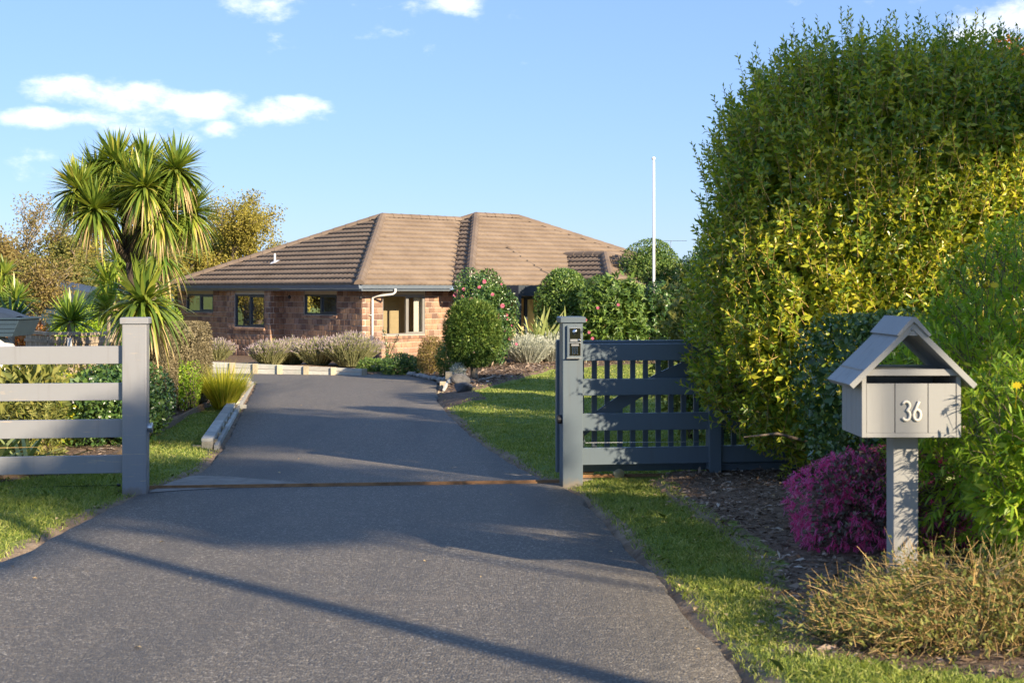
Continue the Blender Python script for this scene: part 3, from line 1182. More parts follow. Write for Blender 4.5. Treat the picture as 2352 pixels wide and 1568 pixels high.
    courses([(xc - r3, yf), (xc + r3, yf), (xc, yf + r3)], (xc - r3, yf), (1, 0), (0, 1))
    courses([(xc + r3, yf), (xc + r3, Y2), (xc, yr), (xc, yf + r3)], (xc + r3, yf), (0, 1), (-1, 0))
    caps((xc - r3, yf, ZE + .02), (xc, yf + r3, z3))
    caps((xc + r3, yf, ZE + .02), (xc, yf + r3, z3))
    caps((xc, yf + r3, z3), (xc, yr, z3))

    # ---- gutters, fascia, soffit
    def gutter(p, q, out, mat):
        mb = MB()
        p, q, out = Vector((*p, 0)), Vector((*q, 0)), Vector((*out, 0))
        prof = [(0, ZE - .105), (.085, ZE - .105), (.105, ZE - .045), (.095, ZE - .035), (.105, ZE - .027), (.112, ZE), (.09, ZE + .002), (0, ZE - .03)]
        vs = [p + out * x + Vector((0, 0, z)) for x, z in prof] + [q + out * x + Vector((0, 0, z)) for x, z in prof]
        n = len(prof)
        mb.add(vs, [tuple(range(n)), tuple(range(2 * n - 1, n - 1, -1))] + [(i, i + n, (i + 1) % n + n, (i + 1) % n) for i in range(n)])
        mb.build('gutter', mat, H)
        fb = MB()
        i_ = -out
        vs = []
        for pt in (p, q):
            for x, z in ((.002, ZE - .107), (.002, ZE - .17), (.03, ZE - .17), (.03, ZE - .107)):
                vs.append(pt + i_ * x + Vector((0, 0, z)))
        fb.add(vs, [(0, 1, 2, 3), (7, 6, 5, 4), (0, 4, 5, 1), (1, 5, 6, 2), (2, 6, 7, 3), (3, 7, 4, 0)])
        fb.build('fascia', mat, H)
    gutter((0, W1 + .05), (0, -.11), (-1, 0), M['gutter'])
    gutter((0, 0), (X2 - .112, 0), (0, -1), M['gutter_front'])
    gutter((X2, -.11), (X2, Y2 - .11), (-1, 0), M['gutter'])
    gutter((X2, Y2), (xc - r3, Y2), (0, -1), M['gutter'])
    gutter((xc - r3, Y2), (xc - r3, yf - .11), (-1, 0), M['gutter'])
    gutter((xc - r3, yf), (xc + r3, yf), (0, -1), M['gutter'])
    gutter((xc + r3, Y2), (XR, Y2), (0, -1), M['gutter'])
    sf = MB()
    sf.box(.035, .9, .04, W1, ZE - .150, ZE - .140)
    sf.box(.9, X2 + .65, .04, 1.2, ZE - .150, ZE - .140)
    sf.box(X2 + .05, XR, Y2 + .04, .04, ZE - .151, ZE - .141)
    sf.build('soffit', M['soffit'], H)

    # ---- walls (bricks laid one by one on a mortar backing)
    bh, bl, jt = .158, .214, .015
    TOP = ZE - .155
    bm_ = bmesh.new()
    bmesh.ops.create_cube(bm_, size=1.0)
    for f in list(bm_.faces):
        if f.normal.y > .9:
            bm_.faces.remove(f)
    fe = [e_ for e_ in bm_.edges if all(abs(v.co.y + .5) < 1e-4 for v in e_.verts)]
    bmesh.ops.bevel(bm_, geom=fe, offset=.055, segments=1, affect='EDGES')
    brick_me = bpy.data.meshes.new('brick')
    bm_.to_mesh(brick_me)
    bm_.free()
    brick_me.materials.append(M['brick'])
    bvs = np.array([v.co for v in brick_me.vertices])
    bfs = [np.array(p.vertices) for p in brick_me.polygons]
    budget = [300]

    def wall(name, p, d, length, openings, single, zlo=-.35):
        """p: start of the outer face (local xy), d: direction, outward normal is d turned -90deg"""
        d = Vector((*d, 0))
        nrm = Vector((d.y, -d.x, 0))
        base = Vector((*p, 0))
        ang = math.atan2(d.y, d.x)
        wo = thing('wall', None, None)
        wo.parent = H
        wo.location = (*p, 0)
        wo.rotation_euler = (0, 0, ang)
        # mortar backing in rectangles around the openings (local: x along, y inwards)
        mb = MB()
        xs = sorted({0, length} | {o[0] for o in openings} | {o[1] for o in openings})
        for x0, x1 in zip(xs[:-1], xs[1:]):
            ops = [o for o in openings if o[0] <= x0 + 1e-6 and o[1] >= x1 - 1e-6]
            if not ops:
                mb.box(x0, x1, .012, .13, zlo, TOP)
            else:
                o = ops[0]
                mb.box(x0, x1, .012, .13, zlo, o[2])
        mb.build('mortar', M['mortar'], wo)
        rest_v, rest_f, nb = [], {}, 0
        zc, row = zlo, 0
        z0 = TOP - int((TOP - zlo) / (bh + jt) + 1) * (bh + jt)
        zc = z0
        while zc < TOP - .03:
            za, zt = max(zc, zlo), min(zc + bh, TOP - .002)
            x = -((row % 2) * .5) * (bl + jt)
            while x < length - .01:
                xa, xb = max(x, 0), min(x + bl, length)
                segs = [(xa, xb)]
                for o in openings:
                    if zt > o[2] + .01 and za < o[3] - .01:
                        ns = []
                        for s0, s1 in segs:
                            if s1 <= o[0] or s0 >= o[1]:
                                ns.append((s0, s1))
                            else:
                                if s0 < o[0] - .03:
                                    ns.append((s0, o[0] - .004))
                                if s1 > o[1] + .03:
                                    ns.append((o[1] + .004, s1))
                        segs = ns
                za2 = za
                for s0, s1 in segs:
                    if s1 - s0 < .025 or zt - za2 < .03:
                        continue
                    pr = random.uniform(0, .009)
                    cx, cz = (s0 + s1) / 2, (za2 + zt) / 2
                    cen = Vector((cx, .03 - pr, cz))
                    size = (s1 - s0, .06, zt - za2)
                    if single and budget[0] > 0:
                        budget[0] -= 1
                        o_ = bpy.data.objects.new('brick', brick_me)
                        COL.objects.link(o_)
                        o_.parent = wo
                        o_.location = cen
                        o_.scale = size
                        o_.rotation_euler = (random.uniform(-.02, .02), 0, random.uniform(-.01, .01))
                    else:
                        rest_v.append(bvs * np.array(size) + np.array(cen))
                        for f in bfs:
                            rest_f.setdefault(len(f), []).append(f + nb)
                        nb += len(bvs)
                x += bl + jt
            zc += bh + jt
            row += 1
        if rest_v:
            o_ = link('brickwork', np_mesh('brickwork', np.concatenate(rest_v), [np.array(f) for f in rest_f.values()]), M['brick'], wo)
            tag(o_, kind='stuff')
        return wo

    def window(p, d, x0, x1, z0, z1, fm, glass, panes=2, split=.5, back=True, sill=True, recess=.06, lintel=True, deep=.35, inside=None):
        d = Vector((*d, 0))
        wo = thing('window', None, None)
        wo.parent = H
        wo.location = (*p, 0)
        wo.rotation_euler = (0, 0, math.atan2(d.y, d.x))
        fw = .055
        fr = MB()
        fr.box(x0, x1, recess - .02, recess + .05, z1 - fw, z1)
        fr.box(x0, x1, recess - .02, recess + .05, z0, z0 + fw)
        fr.box(x0, x0 + fw, recess - .02, recess + .05, z0 + fw, z1 - fw)
        fr.box(x1 - fw, x1, recess - .02, recess + .05, z0 + fw, z1 - fw)
        xm = x0 + (x1 - x0) * split
        fr.box(xm - fw * .6, xm + fw * .6, recess - .025, recess + .05, z0 + fw, z1 - fw)
        # opening sash
        s0, s1 = xm + fw * .6, x1 - fw
        for bx in ((s0, s1, z0 + fw, z0 + fw + .035), (s0, s1, z1 - fw - .035, z1 - fw), (s0, s0 + .03, z0 + fw + .035, z1 - fw - .035), (s1 - .03, s1, z0 + fw + .035, z1 - fw - .035)):
            fr.box(bx[0], bx[1], recess - .03, recess + .02, bx[2], bx[3])
        fr.build('frame', fm, wo)
        for q0, q1 in ((x0 + fw, xm - fw * .6), (s0 + .03, s1 - .03)):
            MB().add([(q0, recess + .015, z0 + fw), (q1, recess + .015, z0 + fw), (q1, recess + .015, z1 - fw), (q0, recess + .015, z1 - fw)], [(0, 1, 2, 3)]).build('pane', glass, wo)
        if lintel:
            MB().box(x0, x1, recess - .01, recess + .06, z1 + .002, TOP + .004).build('lintel_panel', M['cream'], wo)
        if sill:
            n = max(3, int((x1 - x0 + .1) / .11))
            for i in range(n):
                w = (x1 - x0 + .08) / n
                MB().add([(x0 - .04 + i * w, -.045, z0 - .10), (x0 - .04 + (i + 1) * w - .006, -.045, z0 - .10), (x0 - .04 + (i + 1) * w - .006, recess, z0 - .07), (x0 - .04 + i * w, recess, z0 - .07),
                          (x0 - .04 + i * w, -.045, z0 - .03), (x0 - .04 + (i + 1) * w - .006, -.045, z0 - .03), (x0 - .04 + (i + 1) * w - .006, recess, z0 - .003), (x0 - .04 + i * w, recess, z0 - .003)],
                         [(0, 3, 2, 1), (4, 5, 6, 7), (0, 1, 5, 4), (1, 2, 6, 5), (2, 3, 7, 6), (3, 0, 4, 7)]).build('sill_brick', M['brick'], wo)
        # reveal and room behind
        rv = MB()
        dp = deep
        a, b = x0 - .35 if deep > 1 else x0, x1 + .35 if deep > 1 else x1
        zb_, zt_ = (z0 - .75, z1 + .05) if deep > 1 else (z0, z1)
        rv.box(a, b, dp, dp + .03, zb_, zt_)
        rv.box(a - .03, a, .135, dp, zb_, zt_)
        rv.box(b, b + .03, .135, dp, zb_, zt_)
        rv.box(a - .03, b + .03, .135, dp, zt_, zt_ + .03)
        rv.box(a - .03, b + .03, .135, dp, zb_ - .03, zb_)
        rv.build('room', inside or M['room_dark'], wo)
        if deep > 1:
            dr = MB()
            xd = x0 + (x1 - x0) * .40
            dr.box(xd, xd + .80, dp - .05, dp - .005, zb_, z1 - .02)
            for c0 in (.10, .45):
                for r0, r1 in ((.18, .78), (.95, 1.75)):
                    dr.box(xd + c0, xd + c0 + .25, dp - .06, dp - .052, zb_ + r0, zb_ + r1)
            dr.build('inner_door', M['door'], wo)
            cu = MB()
            n = 16
            pts = [(x1 - .26 + .02 * i, .24 + .025 * math.sin(i * 1.9)) for i in range(n)]
            cu.add([(x, y, z0 - .05) for x, y in pts] + [(x, y, z1) for x, y in pts], [(i, i + 1, i + 1 + n, i + n) for i in range(n - 1)])
            cu.build('curtain', M['curtain'], wo, smooth=True)
        return wo

    # left-hand side, right to left; every wall runs so that its outer face looks outwards (local -x side: direction -y)
    XW, XB, XS = .6, .1, .3
    w3 = (4.5 - 3.46, 4.5 - 1.82, 1.41, TOP + .2)
    wall('wall', (XW, 4.5), (0, -1), 4.5 - .6, [w3], True)
    window((XW, 4.5), (0, -1), w3[0], w3[1], 1.41, 2.02, M['frame_dark'], M['glass'])
    wall('wall', (XB, 4.5), (1, 0), XW - XB, [], False)
    w2 = (6.9 - 6.48, 6.9 - 4.83, .99, TOP + .2)
    wall('wall', (XB, 6.9), (0, -1), 2.4, [w2], False)
    window((XB, 6.9), (0, -1), w2[0], w2[1], .99, 2.02, M['frame_dark'], M['glass'])
    w1 = (10.15 - 9.65, 10.15 - 8.0, 1.43, TOP + .2)
    wall('wall', (XS, 10.15), (0, -1), 10.15 - 6.9, [w1], False)
    window((XS, 10.15), (0, -1), w1[0], w1[1], 1.43, 2.02, M['frame_dark'], M['glass'])
    # sunny front wall
    w4 = (1.378 - .6, 3.07 - .6, .80, TOP + .2)
    budget[0] = max(budget[0], 0)
    wall('wall', (.6, .6), (1, 0), X2, [w4], True)
    window((.6, .6), (1, 0), w4[0], w4[1], .80, 2.02, M['frame_light'], M['glass_clear'], split=.58, deep=1.05, inside=M['room_warm'])
    # entry wing walls
    wall('wall', (X2 + .6, .6), (0, -1), .74, [], False)
    wd = (1.6, 3.4, .1, TOP + .2)
    wall('wall', (X2 + .6, -.14), (1, 0), XR - X2 - 1.2, [wd], False)
    window((X2 + .6, -.14), (1, 0), wd[0], wd[1], .1, 1.95, M['frame_dark'], M['glass_clear'], sill=False, deep=.9, inside=M['room_warm'])
    # back walls close the house so no light leaks in
    bw = MB()
    bw.box(XS + .13, XR - .7, 9.6, 9.7, -.4, TOP)
    bw.box(XR - .7, XR - .6, -.1, 9.7, -.4, TOP)
    bw.box(.35, 5, .75, 10.1, ZE - .13, ZE - .12)
    bw.box(5, XR - .6, .05, 9.7, ZE - .13, ZE - .12)
    bw.build('rear_wall', M['mortar'], H)

    # ---- verandah: flat dark beam on posts in front of the entry
    vb = MB()
    yv = Y2 - 1.15
    vb.box(4.62, 11.5, yv, yv + .12, 1.98, 2.30)
    vb.box(4.62, 4.74, yv + .12, Y2, 1.98, 2.30)
    vb.box(4.66, 11.46, yv + .04, Y2 - .02, 2.26, 2.29)
    vb.build('verandah_beam', M['beam'], H)
    for px in (4.68, 8.2, 11.4):
        MB().box(px - .06, px + .06, yv, yv + .12, -.3, 1.98).build('verandah_post', M['frame_dark'], H)
    # ---- downpipes
    dp = MB()
    xd = .93
    dp.tube([(1.30, -.07, ZE - .105), (1.30, -.07, ZE - .20), (1.27, -.02, ZE - .26), (1.0, .40, ZE - .32), (xd, .52, ZE - .36), (xd, .535, ZE - .42), (xd, .535, -.3)], .034, 10)
    dp.tube([(xd, .535, 1.42), (xd - .10, .545, 1.42)], .012, 6)
    dp.build('downpipe', M['white'], H, smooth=True)
    dp = MB()
    dp.tube([(.12, 10.17, ZE - .16), (.12, 10.17, -.3)], .042, 10)
    dp.build('downpipe', M['white'], H, smooth=True)
    # ---- roof vent pipe on the left slope
    vx, vy = 1.55, 6.3
    vz = ZE + vx * PT
    vp = MB()
    vp.lathe((vx, vy, vz - .05), [(.08, 0), (.08, .05), (.05, .11), (.036, .13), (.036, .36), (.022, .39)], 12)
    vp.add([(vx - .16, vy - .14, vz - .16 * PT + .075), (vx + .12, vy - .14, vz + .12 * PT + .075), (vx + .12, vy + .14, vz + .12 * PT + .075), (vx - .16, vy + .14, vz - .16 * PT + .075)], [(0, 1, 2, 3)])
    vp.build('vent_pipe', M['white'], roof)
    # ---- security lights under the eaves
    for q in ((.42, 3.95, 2.0), (.30, .30, 2.0)):
        MB().lathe((q[0], q[1], q[2] - .1), [(.02, .1), (.045, .07), (.05, .02), (.03, -.01)], 10).build('eave_light', M['black'], H)


M['gutter_front'] = plain('gutter_slate_b', (.085, .11, .145), .4, 0, .1)
M['gutter'] = M['gutter_front'] = plain('gutter_pale_slate', (.16, .19, .225), .38, 0, .1)  # same pale slate on every gutter
M['beam'] = plain('dark_slate_beam', (.045, .055, .068), .45, 0, .1)
M['room_dark'] = plain('room_shade', (.42, .39, .33), .8, 0, .1)
M['room_warm'] = plain('room_wall_cream', (.66, .56, .38), .8, 0, .06)
M['door'] = plain('interior_door_paint', (.50, .41, .26), .6, 0, .06)
M['curtain'] = plain('white_net_curtain', (.72, .70, .66), .8, 0, .05)
build_house()


# ------------------------------------------------------------------ entrance: fences, sliding gate, intercom, mailbox
FR = R(7.5)
RAILS = [(1.142, 1.297), (.824, .975), (.499, .657), (.187, .342)]


def post_box(mb, w, h, x=0, y=0, z0=-.12):
    mb.box(x - w / 2, x + w / 2, y - w / 2, y + w / 2, z0, h)


def cap_mesh(w, h0, h1, x=0, y=0):
    mb = MB()
    a, b = w / 2, w / 2 - .012
    z = [h0, h1 - .008, h1]
    vs = []
    for zz, k in ((z[0], a), (z[1], a), (z[2], b)):
        vs += [(x - k, y - k, zz), (x + k, y - k, zz), (x + k, y + k, zz), (x - k, y + k, zz)]
    fs = [(3, 2, 1, 0), (8, 9, 10, 11)]
    for l in (0, 4):
        for i in range(4):
            j = (i + 1) % 4
            fs.append((l + i, l + j, l + 4 + j, l + 4 + i))
    mb.add(vs, fs)
    return mb


def build_fences():
    # left: rails ending in a boxed post
    lx, ly = (312 - 1176) * 12.5 / F, 12.5
    t = thing('rail_fence', 'pale grey sunlit four rail fence with boxed end post left of the driveway', 'fence', (lx, ly, g1(ly) - .02), FR)
    w = .208
    mb = MB()
    post_box(mb, w, 1.515)
    po = mb.build('post', M['post_grey'], t, bevel=.006)
    cap_mesh(w + .034, 1.512, 1.568).build('post_cap', M['post_grey'], po, bevel=.003)
    for z0, z1 in RAILS:
        MB().box(-3.6, -w / 2 + .01, -w / 2 + .062, -w / 2 + .107, z0 + .02, z1 + .02).build('rail', M['post_grey'], t, bevel=.004)
    MB().box(-3.3, -3.1, -w / 2 + .11, w / 2 + .08, -.1, 1.4).build('post', M['post_grey'], t, bevel=.006)
    pc = MB()
    pc.lathe((w / 2 + .001, -.015, .60), [(.040, 0), (.040, .030), (.046, .032), (.046, .038), (.036, .042)], 18, 'x')
    pc.build('photocell', M['alu'], po)
    for z, m in ((.425, 'twig'), (.075, 'black'), (.015, 'black')):
        wi = MB()
        wi.tube([(-3.6, .13, z + .005), (-1.8, .13, z - .004), (-w / 2 - .05, .13, z + .004)], .0022, 5)
        wi.lathe((-w / 2 - .06, .13, z + .004), [(.012, -.015), (.014, 0), (.012, .015)], 8, 'x')
        wi.build('fence_wire', M[m], t)

    # right: big gate post, rails, intermediate post
    gx, gy = (1311.8 - 1176) * 13.09 / F, 13.09
    t = thing('rail_fence', 'dark slate rail fence with capped gate post right of the driveway', 'fence', (gx, gy, g1(gy) - .005), FR)
    w = .188
    mb = MB()
    post_box(mb, w, 1.515)
    po = mb.build('post', M['post_slate'], t, bevel=.006)
    cap_mesh(w + .046, 1.508, 1.562).build('post_cap', M['post_slate'], po, bevel=.003)
    pc = MB()
    pc.lathe((-w / 2 - .043, -.03, .62), [(.030, 0), (.042, .004), (.042, .043)], 18, 'x')
    pc.build('photocell', M['black'], po)
    x2 = 1.345
    for z0, z1 in RAILS:
        MB().box(w / 2 - .01, x2 - .055, -.035, .012, z0 + .012, z1 + .012).build('rail', M['post_slate'], t, bevel=.004)
        MB().box(x2 + .055, 4.9, -.035, .012, z0 + .014, z1 + .014).build('rail', M['post_slate'], t, bevel=.004)
    for xp in (x2, 3.2, 4.95):
        MB().box(xp - .058, xp + .058, -.075, .045, -.15, 1.36).build('post', M['post_slate'], t, bevel=.005)
    MB().box(x2 + .06, 4.9, .03, .06, -.02, .18).build('kick_board', M['post_slate'], t)
    for x_, l_ in ((.15, 1.15),):
        wi = MB()
        wi.tube([(w / 2 + .005, -.05, .44), (w / 2 + .01, -.06, .49), (w / 2 + .02, -.05, .43), (w / 2 + .03, -.055, .405), (1.24, -.05, .40)], .002, 5)
        wi.build('fence_wire', M['alu'], t)

    # sliding gate standing open behind that fence
    t2 = thing('sliding_gate', 'dark slate picket sliding gate with curved brace standing open behind the fence', 'gate', (gx + .02, gy + .235, g1(gy)), FR)
    x0, x1 = -.155, 4.15
    MB().box(x0, x0 + .075, -.035, .035, .10, 1.325).build('stile', M['post_slate'], t2, bevel=.006)
    MB().box(x0 + .005, x0 + .07, -.03, .03, 1.327, 1.337).build('end_cap', M['alu'], t2)
    MB().box(x1 - .075, x1, -.035, .035, .10, 1.325).build('stile', M['post_slate'], t2, bevel=.006)
    MB().box(x0 + .076, x1 - .076, -.03, .03, 1.19, 1.327).build('top_rail', M['post_slate'], t2, bevel=.006)
    MB().box(x0 + .076, x1 - .076, -.032, .032, .102, .27).build('bottom_rail', M['post_slate'], t2, bevel=.006)
    pic = None
    xx = x0 + .075 + .045
    k = 0
    while xx < x1 - .1:
        if pic is None:
            pic = MB().box(-.024, .024, -.012, .012, .271, 1.189).mesh('picket')
            pic.materials.append(M['post_slate'])
        if (xx - gx) > -9:
            o = bpy.data.objects.new('picket', pic)
            COL.objects.link(o)
            o.parent = t2
            o.location = (xx, 0, 0)
        xx += .1225
        k += 1
    # curved brace
    n = 24
    up_, lo_ = [], []
    for i in range(n + 1):
        f = i / n
        x = x0 + .08 + f * 1.75
        z = .36 + .80 * math.sin(f * math.pi / 2) ** .92
        up_.append((x, z + .07))
        lo_.append((x, z - .075))
    poly = up_ + lo_[::-1]
    vs = [(x, -.030, z) for x, z in up_ + lo_] + [(x, -.013, z) for x, z in up_ + lo_]
    m = 2 * (n + 1)
    fs = []
    for i in range(n):
        fs += [(i, i + 1, n + 1 + i + 1, n + 1 + i), (m + i, m + n + 1 + i, m + n + 2 + i, m + i + 1), (i, m + i, m + i + 1, i + 1), (n + 1 + i, n + 2 + i, m + n + 2 + i, m + n + 1 + i)]
    fs += [(0, n + 1, m + n + 1, m), (n, m + n, m + 2 * n + 1, 2 * n + 1)]
    MB().add(vs, fs).build('brace', M['post_slate'], t2)
    for wx in (.44, 3.6):
        MB().lathe((wx, -.02, .075), [(.012, -.02), (.05, -.018), (.05, .018), (.012, .02)], 18, 'y').build('wheel', M['alu'], t2)
    MB().box(-.06, .2, -.03, .02, .085, .10).build('bolt_plate', M['rust'], t2)

    # concrete footing under the gate and the rusty rail across the drive
    dxy = Vector((math.cos(FR), math.sin(FR), 0))
    nrm = Vector((-dxy.y, dxy.x, 0))
    o = Vector((gx, gy, 0)) + nrm * .22
    cb = MB()
    a, b = o + dxy * -.02, o + dxy * 4.6
    cb.bar((a.x, a.y, -.06), (b.x, b.y, -.06), .26, .20)
    co = cb.build('concrete_footing', M['concrete'], None, bevel=.01)
    tag(co, 'low rough concrete footing strip under the sliding gate', 'footing')
    tr = MB()
    n = 12
    for i in range(n):
        p, q = o + dxy * (-4.0 + 4.0 * i / n), o + dxy * (-4.0 + 4.0 * (i + 1) / n)
        tr.bar((p.x, p.y, g1(p.y) + .012), (q.x, q.y, g1(q.y) + .012), .05, .012)
        tr.bar((p.x, p.y, g1(p.y) + .024), (q.x, q.y, g1(q.y) + .024), .014, .02)
    p, q = o + dxy * .0, o + dxy * 4.6
    tr.bar((p.x, p.y, .052), (q.x, q.y, .052), .05, .012)
    tr.bar((p.x, p.y, .062), (q.x, q.y, .062), .014, .02)
    tag(tr.build('gate_track', M['rust']), 'rusty steel gate rail laid across the driveway', 'track')
    # retaining board between fence and bark bed
    bd = MB()
    a = Vector((gx, gy, 0)) + dxy * 1.32 - nrm * .10
    b = Vector((gx, gy, 0)) + dxy * 5.0 - nrm * .10
    bd.bar((a.x, a.y, .035), (b.x, b.y, .10), .03, .14)
    tag(bd.build('edging_board', M['edging']), 'thin grey timber board holding bark chips below the dark fence', 'edging')
    return gx, gy, w


GX, GY, GW = build_fences()


def build_intercom():
    front = -GW / 2
    k = .000291
    t = thing('intercom', 'steel keypad intercom with round camera on the slate gate post', 'intercom',
              (GX + math.sin(FR) * GW / 2 * 0, GY, g1(GY) - .005), FR)

    def X(px):
        return (px - 268) * k

    def Z(py):
        return 1.8 - (1250 + py / 7.84 - 1160) * .00228 + .005
    hb = MB()
    y0 = front - .030
    hb.box(X(65), X(535), y0, front - .0005, Z(1430), Z(400))
    hb.build('housing', M['post_slate'], t, bevel=.006)
    hood = MB()
    hood.box(X(270), X(460), y0 - .004, y0 - .0005, Z(412), Z(404))
    hood.box(X(50), X(528), y0 - .012, y0 - .0005, Z(1442), Z(1412))
    hood.build('lip', M['alu'], t)
    for ya, yb, nm in ((475, 928, 'camera_module'), (940, 1362, 'keypad_module')):
        fr = MB()
        fr.box(X(130), X(505), y0 - .004, y0 - .001, Z(yb), Z(ya))
        fo = fr.build(nm, M['alu'], t, bevel=.0015)
        MB().box(X(146), X(492), y0 - .0065, y0 - .0045, Z(yb - 14), Z(ya + 16)).build('face_plate', M['plate'], fo)
        if nm == 'camera_module':
            d = MB()
            r = 92 * k
            prof = [(r * math.cos(a), -.0068 - .016 * math.sin(a)) for a in np.linspace(0, math.pi / 2 - .05, 7)]
            d.lathe((X(315), y0, Z(605)), prof, 20, 'y')
            d.build('camera_dome', M['chrome'], fo, smooth=True)
            MB().box(X(162), X(395), y0 - .0085, y0 - .0067, Z(902), Z(830)).build('name_plate', M['alu'], fo)
            b = MB()
            b.lathe((X(440), y0, Z(862)), [(35 * k, -.0067), (35 * k, -.012), (20 * k, -.014)], 14, 'y')
            b.build('call_button', M['chrome'], fo, smooth=True)
        else:
            MB().box(X(195), X(435), y0 - .0085, y0 - .0067, Z(1045), Z(985)).build('display', M['alu'], fo)
            kb = MB().lathe((0, 0, 0), [(22 * k, -.0067), (21 * k, -.011), (12 * k, -.0135)], 12, 'y').mesh('key')
            kb.materials.append(M['chrome'])
            for px in (243, 312, 381):
                for py in (1100, 1158, 1218, 1278):
                    o = bpy.data.objects.new('key', kb)
                    COL.objects.link(o)
                    o.parent = fo
                    o.location = (X(px), y0, Z(py))
            for px in (190, 445):
                MB().lathe((X(px), y0, Z(1106)), [(9 * k, -.0067), (9 * k, -.010)], 8, 'y').build('screw', M['chrome'], fo)


build_intercom()


def build_mailbox():
    cx, y0 = 1.966, 7.0
    zb = land1(cx, 7.2)
    t = thing('mailbox', 'grey timber mailbox with open gable roof on a square post, numbered thirty six', 'mailbox', (cx, y0, 0), R(.4))
    m = M['mail_grey']
    # post
    MB().box(-.048, .078, .15, .28, zb - .15, 1.074).build('post', m, t, bevel=.004)
    hw, dep = .2445, .41
    z0, zt, sh = 1.0747, 1.378, 1.411
    body = thing('box', None, None)
    body.parent = t
    # front: corner strips, three boards, bottom strip
    for xa, xb in ((-hw, -hw + .022), (hw - .022, hw)):
        MB().box(xa, xb, 0, .02, z0, zt).build('corner_strip', m, body, bevel=.0015)
    MB().box(-hw + .0225, hw - .0225, .002, .02, z0, z0 + .022).build('bottom_strip', m, body, bevel=.0015)
    bx = [-hw + .0225, -.0805, .083, hw - .0225]
    for i in range(3):
        MB().box(bx[i] + .0018, bx[i + 1] - .0018, .004, .02, z0 + .0225, 1.340).build('front_board', m, body, bevel=.0015)
    for sx in (-1, 1):
        for k in range(4):
            ya, yb = .021 + k * .0975, .021 + (k + 1) * .0975 - .003
            xa, xb = sorted((sx * hw, sx * (hw - .018)))
            MB().box(xa, xb, ya, yb, z0, zt).build('side_board', m, body, bevel=.0015)
    MB().box(-hw + .0185, hw - .0185, dep - .02, dep, z0, zt).build('back_board', m, body)
    MB().box(-hw + .0185, hw - .0185, .021, dep - .021, z0, z0 + .015).build('floor_board', m, body)
    MB().box(-hw - .004, hw + .004, -.006, dep + .01, zt + .001, sh).build('shelf', m, body, bevel=.002)
    # roof: boards running front to back on each slope
    rf = thing('gable_roof', None, None)
    rf.parent = t
    ap, ez, es = 1.640, 1.352, .295
    sl = Vector((es, 0, ez - ap))
    Ls = sl.length
    sl.normalize()
    th = .028
    ya, yb = -.035, .445
    for sx in (-1, 1):
        d = Vector((sl.x * sx, 0, sl.z))
        nn = Vector((-sl.z * sx, 0, sl.x))
        edges = [0.0, 1.0]
        yb3 = [ya, ya + (yb - ya) / 3, ya + 2 * (yb - ya) / 3, yb]
        for k in range(3):
            vs = []
            for yy in (yb3[k] + (.001 if k else 0), yb3[k + 1] - .001):
                for dd, h in ((-.012 if sx > 0 else .012, 0), (Ls, 0), (Ls, th), (-.012 if sx > 0 else .012, th)):
                    p = Vector((0, yy, ap - th * 1.25)) + d * dd + nn * h
                    vs.append(p)
            MB().add(vs, [(0, 1, 2, 3), (7, 6, 5, 4), (0, 4, 5, 1), (1, 5, 6, 2), (2, 6, 7, 3), (3, 7, 4, 0)]).build('roof_board', m, rf, bevel=.0015)
    # ridge cap: two short slopes
    vs = []
    rw, rt = .074, .016
    prof = [(-rw, ap - rw * .97 + .004), (0, ap + .004), (rw, ap - rw * .97 + .004), (rw + .012, ap - rw * .97 + .012), (.010, ap + .028), (-.010, ap + .028), (-rw - .012, ap - rw * .97 + .012)]
    MB().prism(prof, 'y', ya - .012, yb + .012).build('ridge_cap', m, rf, bevel=.002)
    MB().prism([(-.034, ap - .036), (.034, ap - .036), (0, ap + .002)], 'y', ya + .001, yb - .001).build('ridge_block', m, rf)
    for yy in (-.028, .41):
        gz = 1.577
        hw2 = (ap - .05 - gz) / .973 + .012
        MB().prism([(-hw2, gz), (hw2, gz), (.004, ap - .037), (-.004, ap - .037)], 'y', yy, yy + .018).build('gusset', m, rf)
    # the number, strokes as rounded raised metal
    def arc(cx_, cz_, rx, rz, a0, a1, n=14):
        return [(cx_ + rx * math.cos(R(a0 + (a1 - a0) * i / n)), cz_ + rz * math.sin(R(a0 + (a1 - a0) * i / n))) for i in range(n + 1)]
    zc0, zc1 = 1.160, 1.252
    wd = .0175
    cz = zc0 + .53 * (zc1 - zc0)
    x3, x6 = -.0265, .0275
    three = arc(x3, zc1 - .0205, wd, .0205, 155, -60) + [(x3 + .004, cz)] + arc(x3, zc0 + .0245, wd + .001, .0245, 62, -155)
    rz = .0265
    six = [(x6 + .010, zc1 + .001), (x6 + .001, zc1 - .018), (x6 - .010, zc1 - .045)] + arc(x6, zc0 + rz, wd, rz, 168, 520, 24)
    for nm, path in (('digit_three', three), ('digit_six', six)):
        mb = MB()
        mb.tube([(x, -.004, z) for x, z in path], .0066, 8, flat=.8, upv=(0, 1, 0))
        mb.build(nm, M['number'], t, smooth=True)


build_mailbox()


# ------------------------------------------------------------------ plants
def gx_(u, y):
    return (u - 1176) * y / F


def at(u, y):
    x = gx_(u, y)
    return (x, y, land1(x, y))


